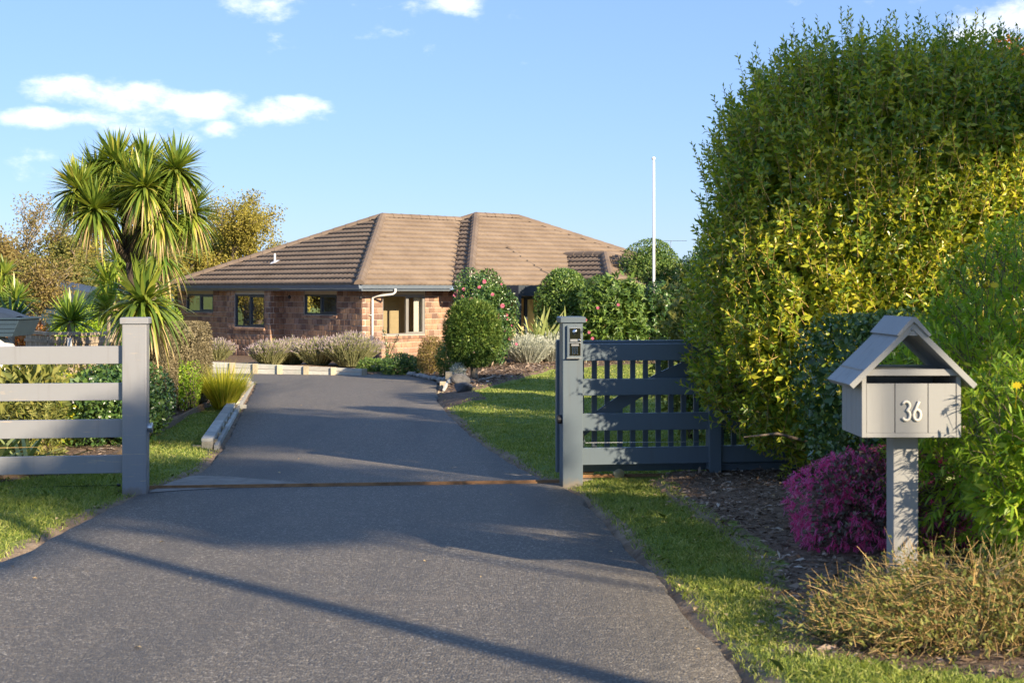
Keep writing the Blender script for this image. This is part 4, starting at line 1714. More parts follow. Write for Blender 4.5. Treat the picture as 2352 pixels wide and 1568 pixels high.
def sprigs(lv, tw, pts, axis, n_leaf, L, leafL, leafW, spread=.8, wave=.2):
    """upright shoots with leaves spiralling round them"""
    m = len(pts)
    Ls = L * RNG.uniform(.6, 1.3, m)
    f = (np.arange(n_leaf) + .5) / n_leaf
    Pn = (pts[:, None, :] + axis[:, None, :] * (f[None, :, None] * Ls[:, None, None])).reshape(-1, 3)
    A = np.repeat(axis, n_leaf, 0)
    a0 = unit(np.cross(axis, np.array([[.3, .2, .93]]) + 1e-3))
    b0 = np.cross(axis, a0)
    ang = (np.arange(n_leaf) * 2.4)[None, :] + RNG.uniform(0, 6.28, (m, 1))
    side = (a0[:, None, :] * np.cos(ang)[..., None] + b0[:, None, :] * np.sin(ang)[..., None]).reshape(-1, 3)
    fr = np.tile(f, m)[:, None]
    d = unit(side * (1.15 - .75 * fr) + A * (spread * (.15 + .9 * fr)) + rvec(len(A)) * .22)
    k = RNG.uniform(.75, 1.2, len(A)) * (1.08 - .35 * fr[:, 0])
    lv.broad(Pn, d, unit(A * .55 + rvec(len(A)) * .8), leafL * k, leafW * k, .22, wave)
    if tw is not None:
        tw.stick(pts - axis * .06, axis, Ls + .05, .006)


def build_big_hedge():
    c, r = np.array((3.50, 12.75, 2.10)), np.array((1.66, 1.42, 1.84))
    t = thing('hedge_tree', 'huge rounded glossy green hedge tree overhanging the slate fence', 'tree', (3.9, 12.75, land1(3.9, 12.6)))
    off = np.array(t.location)
    lv, tw = Leaves(), Leaves()
    pts, nr = shell(6600, c - off, r, 2.7, .82, -.9, .085, 21)
    pts = pts + nr * RNG.normal(0, .05, (len(pts), 1))
    ax = unit(nr * .40 + UPV * .62 + rvec(len(pts)) * .34)
    sprigs(lv, tw, pts, ax, 12, .23, .076, .032)
    # long leaders along the top and shoulder
    pts, nr = shell(420, c - off, r * 1.0, 2.7, .95, .2, .085, 22)
    ax = unit(nr * .25 + UPV * 1.0 + rvec(len(pts)) * .16)
    sprigs(lv, tw, pts, ax, 20, .36, .058, .023)
    # hanging skirts low down
    pts, nr = shell(500, c - off, r * np.array((.98, .98, 1.0)), 2.7, .9, -.95, .085, 23)
    k = nr[:, 2] < -.2
    sprigs(lv, tw, pts[k], unit(nr[k] * .6 - UPV * .1 + rvec(k.sum()) * .4), 11, .2, .068, .028)
    # leaves deeper inside
    pts, nr = shell(34000, c - off, r * .91, 2.7, .75, -.9, .085, 21)
    lv.broad(pts, unit(nr * .3 + rvec(len(pts))), unit(nr + rvec(len(pts)) * .8), .10, .052, .1, .1)
    lv.build('crown', M['lf_hedge'], t)
    tw.build('shoots', M['twig'], t)
    mb = MB()
    rg = random.Random(4)
    for i in range(7):
        a = i * .9 + rg.random()
        b = Vector((rg.uniform(-1.2, 1.2), rg.uniform(-.4, .3), -.1))
        e = Vector((math.cos(a) * 1.7, math.sin(a) * 1.0, rg.uniform(.9, 3)))
        mb.tube([b, b.lerp(e, .5) + Vector((0, 0, .25)), e], [.07, .045, .015], 7)
    for i in range(16):
        b = Vector((rg.uniform(-1.6, 1.2), rg.uniform(-1.2, -.2), rg.uniform(.15, .5)))
        e = b + Vector((rg.uniform(-.8, .5), rg.uniform(-.4, .1), rg.uniform(-.08, .25)))
        mb.tube([b, b.lerp(e, .5) + Vector((0, 0, .05)), e], [.016, .012, .005], 5)
    mb.build('trunk', M['bark'], t, smooth=True)


def build_front_plants():
    # glossy dark shrub behind the mailbox
    shrub('glossy_shrub', 'dark glossy small-leaved shrub between the hedge tree and the mailbox', 'shrub', at(2010, 9.7),
          (2.52, 9.8, .95), (.50, .5, .80), 5200, (.042, .026), 'lf_dark', e=2.6, inner=.7, seed=31, zmin=-.95)
    # feathery daisy bushes
    for (lab, c, r, n, seed) in (('tall feathery yellow daisy bush behind the mailbox roof', (3.02, 8.35, 1.12), (.84, .7, .90), 1500, 41),
                                 ('low bright daisy bush at the right edge beside the mailbox post', (2.78, 7.05, .92), (.50, .45, .50), 560, 42)):
        b = (c[0], c[1], land1(c[0], c[1]))
        t = thing('daisy_bush', lab, 'shrub', b)
        off = np.array(b)
        lv, tw = Leaves(), Leaves()
        pts, nr = shell(n, np.array(c) - off, r, 2.2, .72, -.9, .16, seed)
        ax = unit(nr * .65 + UPV * .45 + rvec(len(pts)) * .45)
        m, k = len(pts), 13
        f = (np.arange(k) + .5) / k
        Pn = (pts[:, None] + ax[:, None] * (f[None, :, None] * .13)).reshape(-1, 3)
        A = np.repeat(ax, k, 0)
        sd_ = unit(np.cross(A, rvec(len(A))))
        d = unit(sd_ + A * .9)
        lv.strap(Pn, d, RNG.uniform(.045, .085, len(A)), .012, .25, 2, None, (.7, 1, .15))
        p2, n2 = shell(2600, np.array(c) - off, np.array(r) * .8, 2.2, .4, -.95, .16, seed)
        lv.quad(p2, unit(n2 + rvec(len(p2))), rvec(len(p2)), .09, .035)
        tw.stick(pts - ax * .12, ax, .22, .006)
        lv.build('crown', M['lf_bright'], t)
        tw.build('shoots', M['bark'], t)
        mb = stem_tubes((0, 0, -.05), Vector(c) - Vector(b), r, 9, .03, lean=.75, seed=seed)
        mb.build('trunk', M['bark_pale'], t, smooth=True)
        # daisies
        if seed == 41:
            spots = [P(2284, 655, 7.62), P(2108, 730, 7.9), P(2345, 735, 7.6), P(2206, 592, 8.2)]
        else:
            spots = [P(2336, 885, 6.72)]
        for i, q in enumerate(spots):
            fl = Leaves()
            n = 14 if i == 0 and seed == 41 else 9
            L = .026 if i == 0 else .012
            an = np.linspace(0, 6.28, n, endpoint=False)
            axd = Vector((-.25, -.65, .7)).normalized()
            s1 = axd.cross(Vector((1, 0, 0))).normalized()
            s2 = axd.cross(s1)
            d = np.array([list(s1 * math.cos(a) + s2 * math.sin(a) + axd * .12) for a in an])
            fl.broad(np.zeros((n, 3)), d, np.tile(np.array(axd), (n, 1)), L, L * .38, .05, .1, .6)
            fl.stick(np.zeros((1, 3)), np.array([[.05, .35, -1.0]]), .12, .004)
            fo = fl.build('daisy', M['fl_yellow'], t)
            fo.location = q - Vector(b)
    # magenta fringe-flower shrub
    c, r = (2.27, 8.7, .49), (.47, .42, .31)
    b = (c[0], c[1], land1(c[0], c[1]))
    t = thing('fringe_flower_shrub', 'low magenta flowering shrub with plum leaves behind the mailbox post', 'shrub', b)
    off = np.array(b)
    lv, fl = Leaves(), Leaves()
    pts, nr = shell(4200, np.array(c) - off, r, 2.2, .55, -.8, .22, 51)
    lv.broad(pts, unit(nr + rvec(len(pts)) * .8), unit(nr + rvec(len(pts)) * .6), .036, .022, .2, .1)
    pts, nr = shell(1000, np.array(c) - off, np.array(r) * 1.06, 2.2, .82, -.75, .22, 51)
    ax = unit(nr * .7 + UPV * .4 + rvec(len(pts)) * .5)
    k = 11
    Pn = np.repeat(pts, k, 0)
    A = np.repeat(ax, k, 0)
    d = unit(np.cross(A, rvec(len(A))) + A * .55)
    fl.strap(Pn + A * RNG.uniform(0, .03, (len(A), 1)), d, RNG.uniform(.026, .048, len(A)), .0062, .3, 2, None, (.7, 1, .6))
    lv.build('crown', M['lf_plum'], t)
    tag(fl.build('blossom', M['fl_pink'], t), kind='stuff')
    stem_tubes((0, 0, -.05), Vector(c) - Vector(b), r, 7, .02, seed=5).build('trunk', M['bark_dark'], t, smooth=True)
    # straggling dry bush round the post
    b = (2.12, 6.45, land1(2.12, 6.45))
    t = thing('dry_bush', 'straggling dry golden twig bush round the foot of the mailbox post', 'shrub', b)
    tw, lv, cr = Leaves(), Leaves(), Leaves()
    n = 1500
    a = RNG.uniform(0, 6.28, n)
    rr = RNG.uniform(0, 1, n) ** .6
    p = np.stack([np.cos(a) * rr * .62, np.sin(a) * rr * .50, RNG.uniform(0, .30, n) * (1.1 - rr)], 1)
    d = unit(np.stack([np.cos(a) * .9 - .25, np.sin(a) * .7, RNG.uniform(.05, .75, n)], 1) + rvec(n) * .45)
    L = RNG.uniform(.14, .42, n)
    tw.strap(p, d, L, RNG.uniform(.003, .008, n), RNG.uniform(.1, .7, n), 4, None, (1, .9, .8, .6, .3))
    for f in (.35, .6, .85, 1.0):
        q = p + d * (L * f * .85)[:, None] - np.array([[0, 0, 1]]) * (L * f * f * .25)[:, None]
        k = RNG.random(n) < .55
        m = k.sum()
        tw.stick(q[k], unit(d[k] + rvec(m) * .8 + UPV * .2), RNG.uniform(.03, .11, m), .003)
        for _ in range(2):
            k = RNG.random(n) < .85
            m = k.sum()
            lv.broad(q[k] + rvec(m) * .03, unit(d[k] + rvec(m)), unit(UPV + rvec(m) * .7), RNG.uniform(.016, .042, m), RNG.uniform(.010, .020, m), .2, .2)
    tag(tw.build('twigs', M['twig'], t), kind='stuff')
    lv.build('crown', M['lf_weed'], t)
    # small clover at its foot
    p_ = GP(1925, 1475)
    shrub('clover_clump', 'small bright green clover clump at the lawn end of the dry bush', 'weed', (p_[0], p_[1], land1(*p_)), (p_[0], p_[1], land1(*p_) + .03),
          (.10, .07, .05), 160, (.022, .02), 'lf_bright', seed=9, stems=0, core=0)
    # bronze-leaved tree peeping over the hedge at the right edge
    shrub('bronze_tree', 'bronze-leaved tree top peeping over the right end of the hedge', 'tree', (5.3, 14.9, g1(14.9)),
          (5.3, 14.9, 3.75), (.55, .5, .62), 2600, (.085, .038), 'lf_red', e=2, inner=.6, seed=61, whorl=5, r0=.07, stems=4)


def rosette(lv, c, n, L, W, lo=-.5, hi=1.0, droop=(.35, 1.1), r0=.03, dead=None, ax=(0, 0, 1)):
    c = np.array(c)
    z = RNG.uniform(lo, hi, n)
    a = RNG.uniform(0, 6.28, n)
    h = np.sqrt(np.clip(1 - np.clip(z, -1, 1) ** 2, 0.02, 1))
    d = unit(np.stack([np.cos(a) * h, np.sin(a) * h, z], 1) + np.array([ax]) * .0)
    k = RNG.uniform(.75, 1.12, n)
    dr = np.interp(z, [lo, hi], [droop[1], droop[0]]) * RNG.uniform(.6, 1.3, n)
    lv.strap(c + d * r0, d, L * k, W * RNG.uniform(.8, 1.2, n), dr, 6, None, (.55, .8, 1, .95, .75, .45, .03))
    if dead is not None:
        m = n // 6
        a = RNG.uniform(0, 6.28, m)
        d = unit(np.stack([np.cos(a) * .75, np.sin(a) * .75, RNG.uniform(-.9, -.2, m)], 1))
        dead.strap(c - np.array([0, 0, .05]) + d * r0, d, L * RNG.uniform(.6, .95, m), W * .8, 1.0, 5)


def build_cordylines():
    Y = 20.0
    b = at(318, Y)
    t = thing('cordyline_tree', 'tall cabbage tree with several spiky leaf heads rising behind the left fence post', 'tree', b)
    off = Vector(b)
    heads = [(258, 362, .2), (412, 384, -.2), (186, 428, -.1), (236, 476, -.4), (354, 428, -.5), (290, 410, .1), (432, 478, .1), (316, 368, .4), (206, 386, .35), (376, 486, -.3)]
    fork = P(299, 602, Y) - off
    tr = MB()
    tr.tube([(0, 0, -.1), (.02, 0, fork.z * .5), fork], [.10, .075, .065], 9)
    mids = {}
    lv, dd = Leaves(), Leaves()
    for (u, v, dy) in heads:
        e = P(u, v, Y) - off + Vector((0, dy, -.06))
        m = fork.lerp(e, .5) + Vector((0, 0, -.06))
        tr.tube([fork, m, e], [.055, .045, .035], 7)
        rosette(lv, e, 340, .54, .035, -.85, 1.0, (.05, .65), .03, dd)
    e = P(334, 700, Y) - off + Vector((0, -.12, 0))
    rosette(lv, e, 200, .80, .055, -.3, 1.0, (.06, 1.1), .04, dd)
    tr.build('trunk', M['bark_dark'], t, smooth=True)
    lv.build('crown', M['lf_cord'], t)
    dd.build('dead_leaves', M['lf_dead'], t)

    def spiky(name, label, base, hs, L, W, n, mat, trunk_r=.06, lo=-.5, droop=(.15, .8)):
        t = thing(name, label, 'plant' if 'yucca' in name else 'tree', base)
        lv, tr, dd = Leaves(), MB(), Leaves()
        for h in hs:
            e = Vector(h) - Vector(base)
            tr.tube([(0, 0, -.1), (e.x * .6, e.y * .6, e.z * .5), e], [trunk_r, trunk_r * .9, trunk_r * .8], 8)
            rosette(lv, e, n, L, W, lo, 1.0, droop, .03, dd if lo < -.4 else None)
        tr.build('trunk', M['bark_pale'], t, smooth=True)
        lv.build('crown', M[mat], t)
        if lo < -.4:
            dd.build('dead_leaves', M['lf_dead'], t)
    spiky('cordyline_tree', 'shorter yellow green cabbage tree directly behind the tall one', at(285, 23.5), [P(268, 600, 23.5), P(372, 590, 23.6), P(250, 655, 23.2), P(330, 640, 23.8)], .62, .045, 150, 'lf_yucca')
    spiky('yucca', 'broad bright green yucca above the paling fence', at(166, 26), [P(163, 738, 26)], .62, .06, 130, 'lf_yucca', .09, -.25, (.02, .35))
    spiky('yucca', 'pale spiky yucca left of the tall cabbage tree trunk', at(252, 21.6), [P(254, 712, 21.6)], .50, .045, 120, 'lf_yucca', .07, -.4, (.02, .45))
    spiky('cordyline_tree', 'young cabbage tree with pale round head near the left picture edge', at(36, 27), [P(36, 690, 27)], .50, .035, 150, 'lf_yucca', .05, -.7, (.05, .5))
    spiky('cordyline_tree', 'drooping cabbage tree head cut by the left picture edge', at(8, 28), [P(12, 630, 28), P(2, 668, 27.8)], .48, .035, 130, 'lf_cord', .05, -.8, (.1, .9))
    spiky('yucca', 'dark low yucca behind the navy tray', at(24, 24), [P(26, 742, 24)], .50, .05, 90, 'lf_dark', .07, -.1, (.02, .3))


def twig_tree(name, label, base, top, spread, n_leaf, leaf, mat, bark, seed, levels=4, r0=.12, group=None, n0=5, trunk_frac=.3, lean=(0, 0)):
    """branching tree with leaves along its twigs"""
    rg = random.Random(seed)
    t = thing(name, label, 'tree', base, 0, group)
    H = top - base[2]
    mb = MB()
    tips = []

    def grow(p, d, L, r, lev):
        q = p + d * L
        m = p.lerp(q, .5) + Vector((rg.uniform(-1, 1), rg.uniform(-1, 1), 0)) * L * .06
        mb.tube([p, m, q], [r, r * .82, r * .62], 6 if lev < 2 else 4)
        if lev >= 2:
            tips.append((m, d, L))
            tips.append((q, d, L))
        if lev >= levels:
            return
        for i in range(n0 if lev == 0 else rg.choice((2, 3, 3))):
            a = rg.uniform(0, 6.28)
            sp = spread * rg.uniform(.5, 1.1)
            nd = (d + Vector((math.cos(a) * sp, math.sin(a) * sp, rg.uniform(-.1, .35)))).normalized()
            grow(q if rg.random() < .7 else m, nd, L * rg.uniform(.58, .85), r * .6, lev + 1)
    tl = H * trunk_frac
    grow(Vector((0, 0, -.1)), Vector((lean[0], lean[1], 1)).normalized(), tl + .1, r0, 0)
    zmax = max(q.z for q, _, _ in tips)
    k = H / zmax
    for i, v in enumerate(mb.v):
        z = v[2]
        mb.v[i] = (v[0] * k, v[1] * k, z * k)
    mb.build('trunk', M[bark], t, smooth=True)
    P0 = np.array([list(q * k) for q, _, _ in tips])
    Ls = np.array([L * k for _, _, L in tips])
    idx = RNG.integers(0, len(P0), n_leaf)
    p = P0[idx] + RNG.normal(size=(n_leaf, 3)) * (Ls[idx] * .42)[:, None]
    p[:, 2] = np.clip(p[:, 2], .2, H * 1.02)
    lv = Leaves()
    lv.quad(p, rvec(n_leaf), rvec(n_leaf), leaf[0] * RNG.uniform(.6, 1.3, n_leaf), leaf[1] * RNG.uniform(.6, 1.3, n_leaf))
    lv.build('crown', M[mat], t)
    return t


def topZ(v, y):
    return CAMZ - (v - HV) * y / F


def build_background():
    G_ = 'trees behind the left garden'
    twig_tree('birch_tree', 'bare reddish birch rising at the left picture edge', at(28, 52), topZ(455, 52), .75, 5200, (.11, .06), 'lf_brown', 'bark_pale', 3, 5, .12, G_)
    twig_tree('birch_tree', 'thin brown twiggy tree just left of the cabbage tree head', at(128, 50), topZ(490, 50), .8, 11000, (.12, .06), 'lf_brown', 'bark', 5, 5, .12, G_)
    twig_tree('round_tree', 'golden green rounded tree right of the cabbage tree behind the roof', at(500, 58), topZ(445, 58), .85, 26000, (.11, .06), 'lf_gold', 'bark', 11, 5, .16, G_, 6, .22)
    twig_tree('round_tree', 'olive tree half hidden by the cabbage tree head', at(395, 56), topZ(500, 56), .9, 19000, (.11, .06), 'lf_gold', 'bark', 12, 5, .16, G_, 6, .2)
    twig_tree('bushy_tree', 'rust brown bushy tree behind the paling fence on the left', at(70, 44), topZ(548, 44), 1.0, 24000, (.10, .055), 'lf_brown', 'bark', 14, 5, .12, G_, 6, .18)
    twig_tree('bushy_tree', 'olive brown bushy tree left of the cabbage tree trunk', at(178, 42), topZ(552, 42), 1.0, 26000, (.10, .055), 'lf_olive', 'bark', 15, 5, .12, G_, 6, .16)
    twig_tree('bushy_tree', 'golden bushy tree behind the cabbage tree trunk', at(290, 46), topZ(560, 46), 1.0, 22000, (.10, .055), 'lf_gold', 'bark', 16, 5, .12, G_, 6, .16)
    twig_tree('bushy_tree', 'bushy tree between cabbage tree and house roof', at(395, 51), topZ(572, 51), 1.0, 20000, (.10, .055), 'lf_olive', 'bark', 17, 5, .12, G_, 6, .16)
    twig_tree('bushy_tree', 'brown bushy tree cut by the left picture edge', at(-30, 46), topZ(560, 46), 1.0, 16000, (.10, .055), 'lf_brown', 'bark', 18, 5, .12, G_, 6, .16)
    twig_tree('birch_tree', 'small tree with leaning pale trunk behind the paling fence', at(98, 29), topZ(600, 29), .8, 7000, (.055, .035), 'lf_brown', 'bark_pale', 23, 4, .07, None, 4, .36, (-.28, 0))
    shrub('bright_shrub', 'lime green sunlit shrub behind the paling fence', 'shrub', at(205, 28), Vector(at(205, 28)) + Vector((0, 0, .85)), (.85, .7, .95), 9000, (.05, .03), 'lf_bright', seed=71, style='quad')
    shrub('bright_shrub', 'lime green shrub between tall cabbage tree and house wall', 'shrub', at(338, 31), Vector(at(338, 31)) + Vector((0, 0, .95)), (.75, .7, 1.0), 8000, (.05, .03), 'lf_bright', seed=72, style='quad')
    shrub('red_tip_shrub', 'orange red tipped shrub beside the navy tray', 'shrub', at(64, 26.5), Vector(at(64, 26.5)) + Vector((0, 0, .75)), (.5, .4, .7), 3000, (.05, .03), 'lf_red', seed=73)
    # neighbour's shed glimpsed through the trees
    b = at(90, 36)
    t = thing('garden_shed', 'dark grey garden shed glimpsed through the trees on the left', 'shed', b)
    MB().box(-2.6, 1.9, 0, 2.4, -.2, 1.75).build('wall', M['navy'], t)
    MB().prism([(-3.0, 1.75), (2.3, 1.75), (2.3, 1.83), (-.4, 2.35), (-3.0, 1.83)], 'y', -.35, 2.7).build('roof', M['beam'], t)
    # far tree belt closing the horizon
    lv = Leaves()
    n = 26000
    u = np.concatenate([RNG.uniform(-500, 640, n // 2), RNG.uniform(1330, 2900, n // 2)])
    y = RNG.uniform(78, 92, n)
    x = (u - 1176) * y / F
    hh = 2.2 + .8 * np.sin(x * .35) + .5 * np.sin(x * 1.1 + 1)
    z = G60 + hh * RNG.random(n) ** .7
    p = np.stack([x, y, z], 1)
    lv.quad(p, rvec(n), rvec(n), .45, .3)
    tag(lv.build('distant_trees', M['lf_olive']), 'low distant belt of trees on the horizon', 'trees', kind='stuff')


def camellia_flower():
    lv = Leaves()
    for ring, (n, L, t) in enumerate(((7, .055, .25), (6, .042, .7), (4, .028, 1.3))):
        a = np.arange(n) * 6.283 / n + ring * .5
        d = np.stack([np.cos(a), np.sin(a), np.full(n, t)], 1)
        lv.broad(np.zeros((n, 3)), d, np.tile([[0, 0, 1.0]], (n, 1)), L, L * .85, .18, .12, .6)
    V = np.concatenate(lv.V)
    me = np_mesh('flower', V, [np.concatenate(f) for f in lv.F.values()])
    me.materials.append(M['fl_cam'])
    return me


def lavender(label, base, r, h, n, group='lavender bushes along the house wall', fm='fl_lav', lm='lf_lav', name='lavender_bush', thick=1.0):
    t = thing(name, label, 'shrub', base, 0, group)
    lv, fl = Leaves(), Leaves()
    a = RNG.uniform(0, 6.28, n)
    q = np.sqrt(RNG.random(n))
    p = np.stack([np.cos(a) * q * r * .45, np.sin(a) * q * r * .45, np.zeros(n)], 1)
    d = unit(np.stack([np.cos(a) * q * r, np.sin(a) * q * r, np.full(n, h) * (1 - .28 * q)], 1) + rvec(n) * .14)
    L = np.hypot(r * q * .7, h * (1 - .30 * q)) * RNG.uniform(.75, 1.1, n)
    lv.strap(p, d, L, .016 * thick, .04, 3, None, (1, 1, .8, .5))
    m = n * 6
    k = RNG.integers(0, n, m)
    f = RNG.uniform(.2, .95, m)
    lv.quad(p[k] + d[k] * (L[k] * f)[:, None] + rvec(m) * .02, unit(d[k] + rvec(m) * .5), rvec(m), .075, .014 * thick)
    sel = RNG.random(n) < .8
    tip = p[sel] + d[sel] * (L[sel] * .92)[:, None]
    for _ in range(2):
        fl.quad(tip, unit(d[sel] + rvec(sel.sum()) * .05), rvec(sel.sum()), .085, .019 * thick)
    lv.build('crown', M[lm], t)
    tag(fl.build('flower_spikes', M[fm], t), kind='stuff')
    return t


def flaxes(lv, c, n, L, W, up=.8):
    a = RNG.uniform(0, 6.28, n)
    d = unit(np.stack([np.cos(a) * .55, np.sin(a) * .4, np.full(n, up)], 1) + rvec(n) * .25)
    sd_ = np.stack([-np.sin(a), np.cos(a), RNG.normal(0, .3, n)], 1)
    lv.strap(np.array(c) + RNG.normal(0, .07, (n, 3)) * np.array([1, 1, 0]), d, L * RNG.uniform(.6, 1.15, n), W * RNG.uniform(.8, 1.2, n), RNG.uniform(.1, 1.1, n), 7, sd_, (.8, 1, 1, 1, .9, .7, .05))


def build_house_garden():
    # camellia
    b = at(1108, 38)
    c = Vector(b) + Vector((0, 0, 1.22))
    t = shrub('camellia', 'tall camellia bush with pink flowers behind the clipped ball', 'shrub', b, c, (.80, .7, 1.22), 11000, (.075, .042), 'lf_dark', e=2.3, inner=.7, seed=81, zmin=-.98, lump=.2)
    fm = camellia_flower()
    for zx, zy in [(557, 610), (597, 600), (585, 648), (540, 637), (530, 712), (650, 670), (850, 565), (856, 710), (825, 773), (835, 798), (920, 842), (885, 772), (888, 800), (950, 968), (875, 875), (735, 548), (790, 635), (700, 585), (905, 930)]:
        u, v = (1500 + zx / 1.68) * .5742, (800 + zy / 1.68) * .5742
        dx = (u - 1108) / (F / 38) / .8
        yy = 38 - .72 * math.sqrt(max(.02, 1 - min(1, dx * dx))) - .06
        o = bpy.data.objects.new('flower', fm)
        COL.objects.link(o)
        o.parent = t
        o.location = P(u, v, yy) - Vector(b)
        o.rotation_euler = (R(random.uniform(50, 95)), 0, R(random.uniform(-40, 40)))
        s_ = random.uniform(.55, 1.35)
        o.scale = (s_,) * 3
    # clipped ball on a stem
    b = at(1088, 31.6)
    t = thing('topiary_ball', 'clipped round evergreen ball on a short trunk beside the driveway', 'topiary', b)
    lv = Leaves()
    c = np.array((-.02, 0, .96))
    pts, nr = shell(2600, c, (.635, .6, .78), 2.2, .9, -.93, .03, 82)
    k = 7
    Pn, A = np.repeat(pts, k, 0), np.repeat(unit(nr * .8 + UPV * .4 + rvec(len(pts)) * .35), k, 0)
    d = unit(np.cross(A, rvec(len(A))) * .8 + A)
    lv.strap(Pn, d, RNG.uniform(.05, .095, len(A)), .013, .1, 2, None, (.7, 1, .1))
    p2, n2 = shell(5000, c, (.57, .54, .70), 2.2, .6, -.95, .03, 83)
    lv.quad(p2, unit(n2 + rvec(len(p2))), rvec(len(p2)), .10, .05)
    lv.build('crown', M['lf_clip'], t)
    tr = MB()
    tr.tube([(0, 0, -.1), (.01, 0, .12), (-.01, 0, .35), (0, 0, .6)], [.10, .082, .07, .06], 10)
    tr.build('trunk', M['bark_pale'], t, smooth=True)
    # round shrubs towards the entry
    shrub('round_shrub', 'dense dark green rounded shrub before the verandah beam', 'shrub', at(1300, 42.5), Vector(at(1300, 42.5)) + Vector((0, 0, 1.36)), (.80, .75, 1.42), 12000, (.085, .04), 'lf_mid', e=2.4, seed=84, zmin=-.98, inner=.7, lump=.17)
    t = shrub('rhododendron', 'broad whorled-leaf rhododendron with a few red flowers above the gate', 'shrub', at(1410, 41), Vector(at(1410, 41)) + Vector((0, 0, 1.18)), (.95, .8, 1.28), 9000, (.13, .04), 'lf_mid', e=2.3, seed=85, whorl=8, zmin=-.98, inner=.7, lump=.2)
    for u, v in [(1373, 707), (1353, 763), (1361, 777), (1345, 735), (1420, 700)]:
        o = bpy.data.objects.new('flower', fm)
        COL.objects.link(o)
        o.parent = t
        o.location = P(u, v, 40.15) - Vector(at(1410, 41))
        o.rotation_euler = (R(80), 0, 0)
        o.scale = (.9,) * 3
    shrub('rhododendron', 'darker rhododendron at the foot of the flagpole', 'shrub', at(1525, 41.5), Vector(at(1525, 41.5)) + Vector((0, 0, 1.12)), (.85, .7, 1.15), 7000, (.12, .04), 'lf_dark', e=2.3, seed=86, whorl=8, zmin=-.98, inner=.75)
    shrub('olive_tree', 'tall grey green bushy tree behind the flagpole', 'tree', at(1500, 47), Vector(at(1500, 47)) + Vector((0, 0, 2.15)), (1.15, 1.0, 1.45), 15000, (.08, .04), 'lf_clip', e=2.3, seed=87, zmin=-.95, r0=.08)
    shrub('bushy_tree', 'green tree filling the gap left of the big hedge', 'tree', at(1625, 45), Vector(at(1625, 45)) + Vector((0, 0, 1.75)), (1.1, .9, 1.6), 9000, (.09, .045), 'lf_dark', e=2.3, seed=88, zmin=-.95, r0=.08)
    shrub('bronze_shrub', 'bronze tinged broadleaf shrub just behind the sliding gate', 'shrub', at(1590, 17.6), Vector(at(1590, 17.6)) + Vector((0, 0, 1.0)), (.46, .42, 1.05), 2600, (.085, .036), 'lf_weed', e=2.1, seed=89, zmin=-.98, inner=.4, whorl=5, rnd=.7)
    shrub('low_shrub', 'leafy shrub low behind the gate pickets', 'shrub', at(1700, 17.2), Vector(at(1700, 17.2)) + Vector((0, 0, .55)), (.6, .5, .6), 2400, (.085, .036), 'lf_mid', e=2.1, seed=90, zmin=-.98, inner=.4, whorl=5)
    # flax
    b = at(1262, 40.4)
    t = thing('flax_plant', 'arching green flax clump before the entry porch', 'plant', b)
    lv = Leaves()
    flaxes(lv, (-.35, 0, .15), 60, 1.75, .075, .95)
    flaxes(lv, (.45, .1, .15), 70, 1.7, .075, .85)
    flaxes(lv, (.0, -.1, .15), 60, 1.7, .075, .9)
    lv.build('leaf_blades', M['lf_flax'], t)
    # silver lavenders right of the camellia
    lavender('silvery grey lavender bush below the flax', at(1212, 39.3), .62, .85, 1300, 'silver lavender bushes', 'lf_silver', 'lf_silver', 'lavender_bush', 1.0)
    lavender('silvery grey lavender bush hidden behind the gate post', at(1272, 39.9), .55, .85, 900, 'silver lavender bushes', 'lf_silver', 'lf_silver', 'lavender_bush', 1.0)
    # pink lavender along the wall
    for i, (u, y, r, h, n, lab) in enumerate([(500, 41.2, .42, .74, 750, 'pale lavender bush at the left end of the house wall'),
                                     (622, 37.6, .50, .80, 900, 'leaning straw pale lavender bush below the sunlit brick return'),
                                     (668, 38.2, .55, .86, 1000, 'second lavender bush from the left along the timber wall'),
                                     (730, 37.6, .56, .88, 1050, 'third lavender bush along the timber wall, below the small window'),
                                     (806, 37.2, .68, 1.05, 1500, 'largest and most purple lavender bush beside the downpipe')]):
        lavender(lab, at(u, y), r, h * .88, n)
    # low plants by the front wall
    shrub('ground_cover_shrub', 'low dark juniper spreading beside the end of the driveway', 'shrub', at(926, 35.2), Vector(at(926, 35.2)) + Vector((0, 0, .22)), (.52, .4, .34), 3200, (.07, .018), 'lf_dark', seed=91, zmin=-.7)
    shrub('heather', 'reddish brown heather with tiny white flowers left of the ball', 'shrub', at(992, 34.4), Vector(at(992, 34.4)) + Vector((0, 0, .42)), (.36, .3, .46), 3600, (.05, .014), 'lf_brown', seed=92, zmin=-.9)
    t = shrub('heather', 'grey green heather dotted with white flowers touching the ball', 'shrub', at(1026, 33.2), Vector(at(1026, 33.2)) + Vector((0, 0, .38)), (.26, .25, .42), 2000, (.05, .014), 'lf_clip', seed=93, zmin=-.9)
    shrub('silver_plant', 'small silver leaved plant under the ball', 'plant', at(1052, 31.2), Vector(at(1052, 31.2)) + Vector((0, 0, .16)), (.16, .14, .2), 500, (.06, .015), 'lf_silver', seed=94, zmin=-.7, stems=0)
    shrub('ground_cover_shrub', 'small creeping green plant at the end of the timber wall', 'shrub', at(858, 36), Vector(at(858, 36)) + Vector((0, 0, .12)), (.42, .3, .2), 1500, (.06, .018), 'lf_mid', seed=95, zmin=-.7)
    # rose sticks by the window
    b = at(890, 39.5)
    t = thing('rose_bush', 'leggy young rose bush below the lit window', 'shrub', b)
    mb, lv = MB(), Leaves()
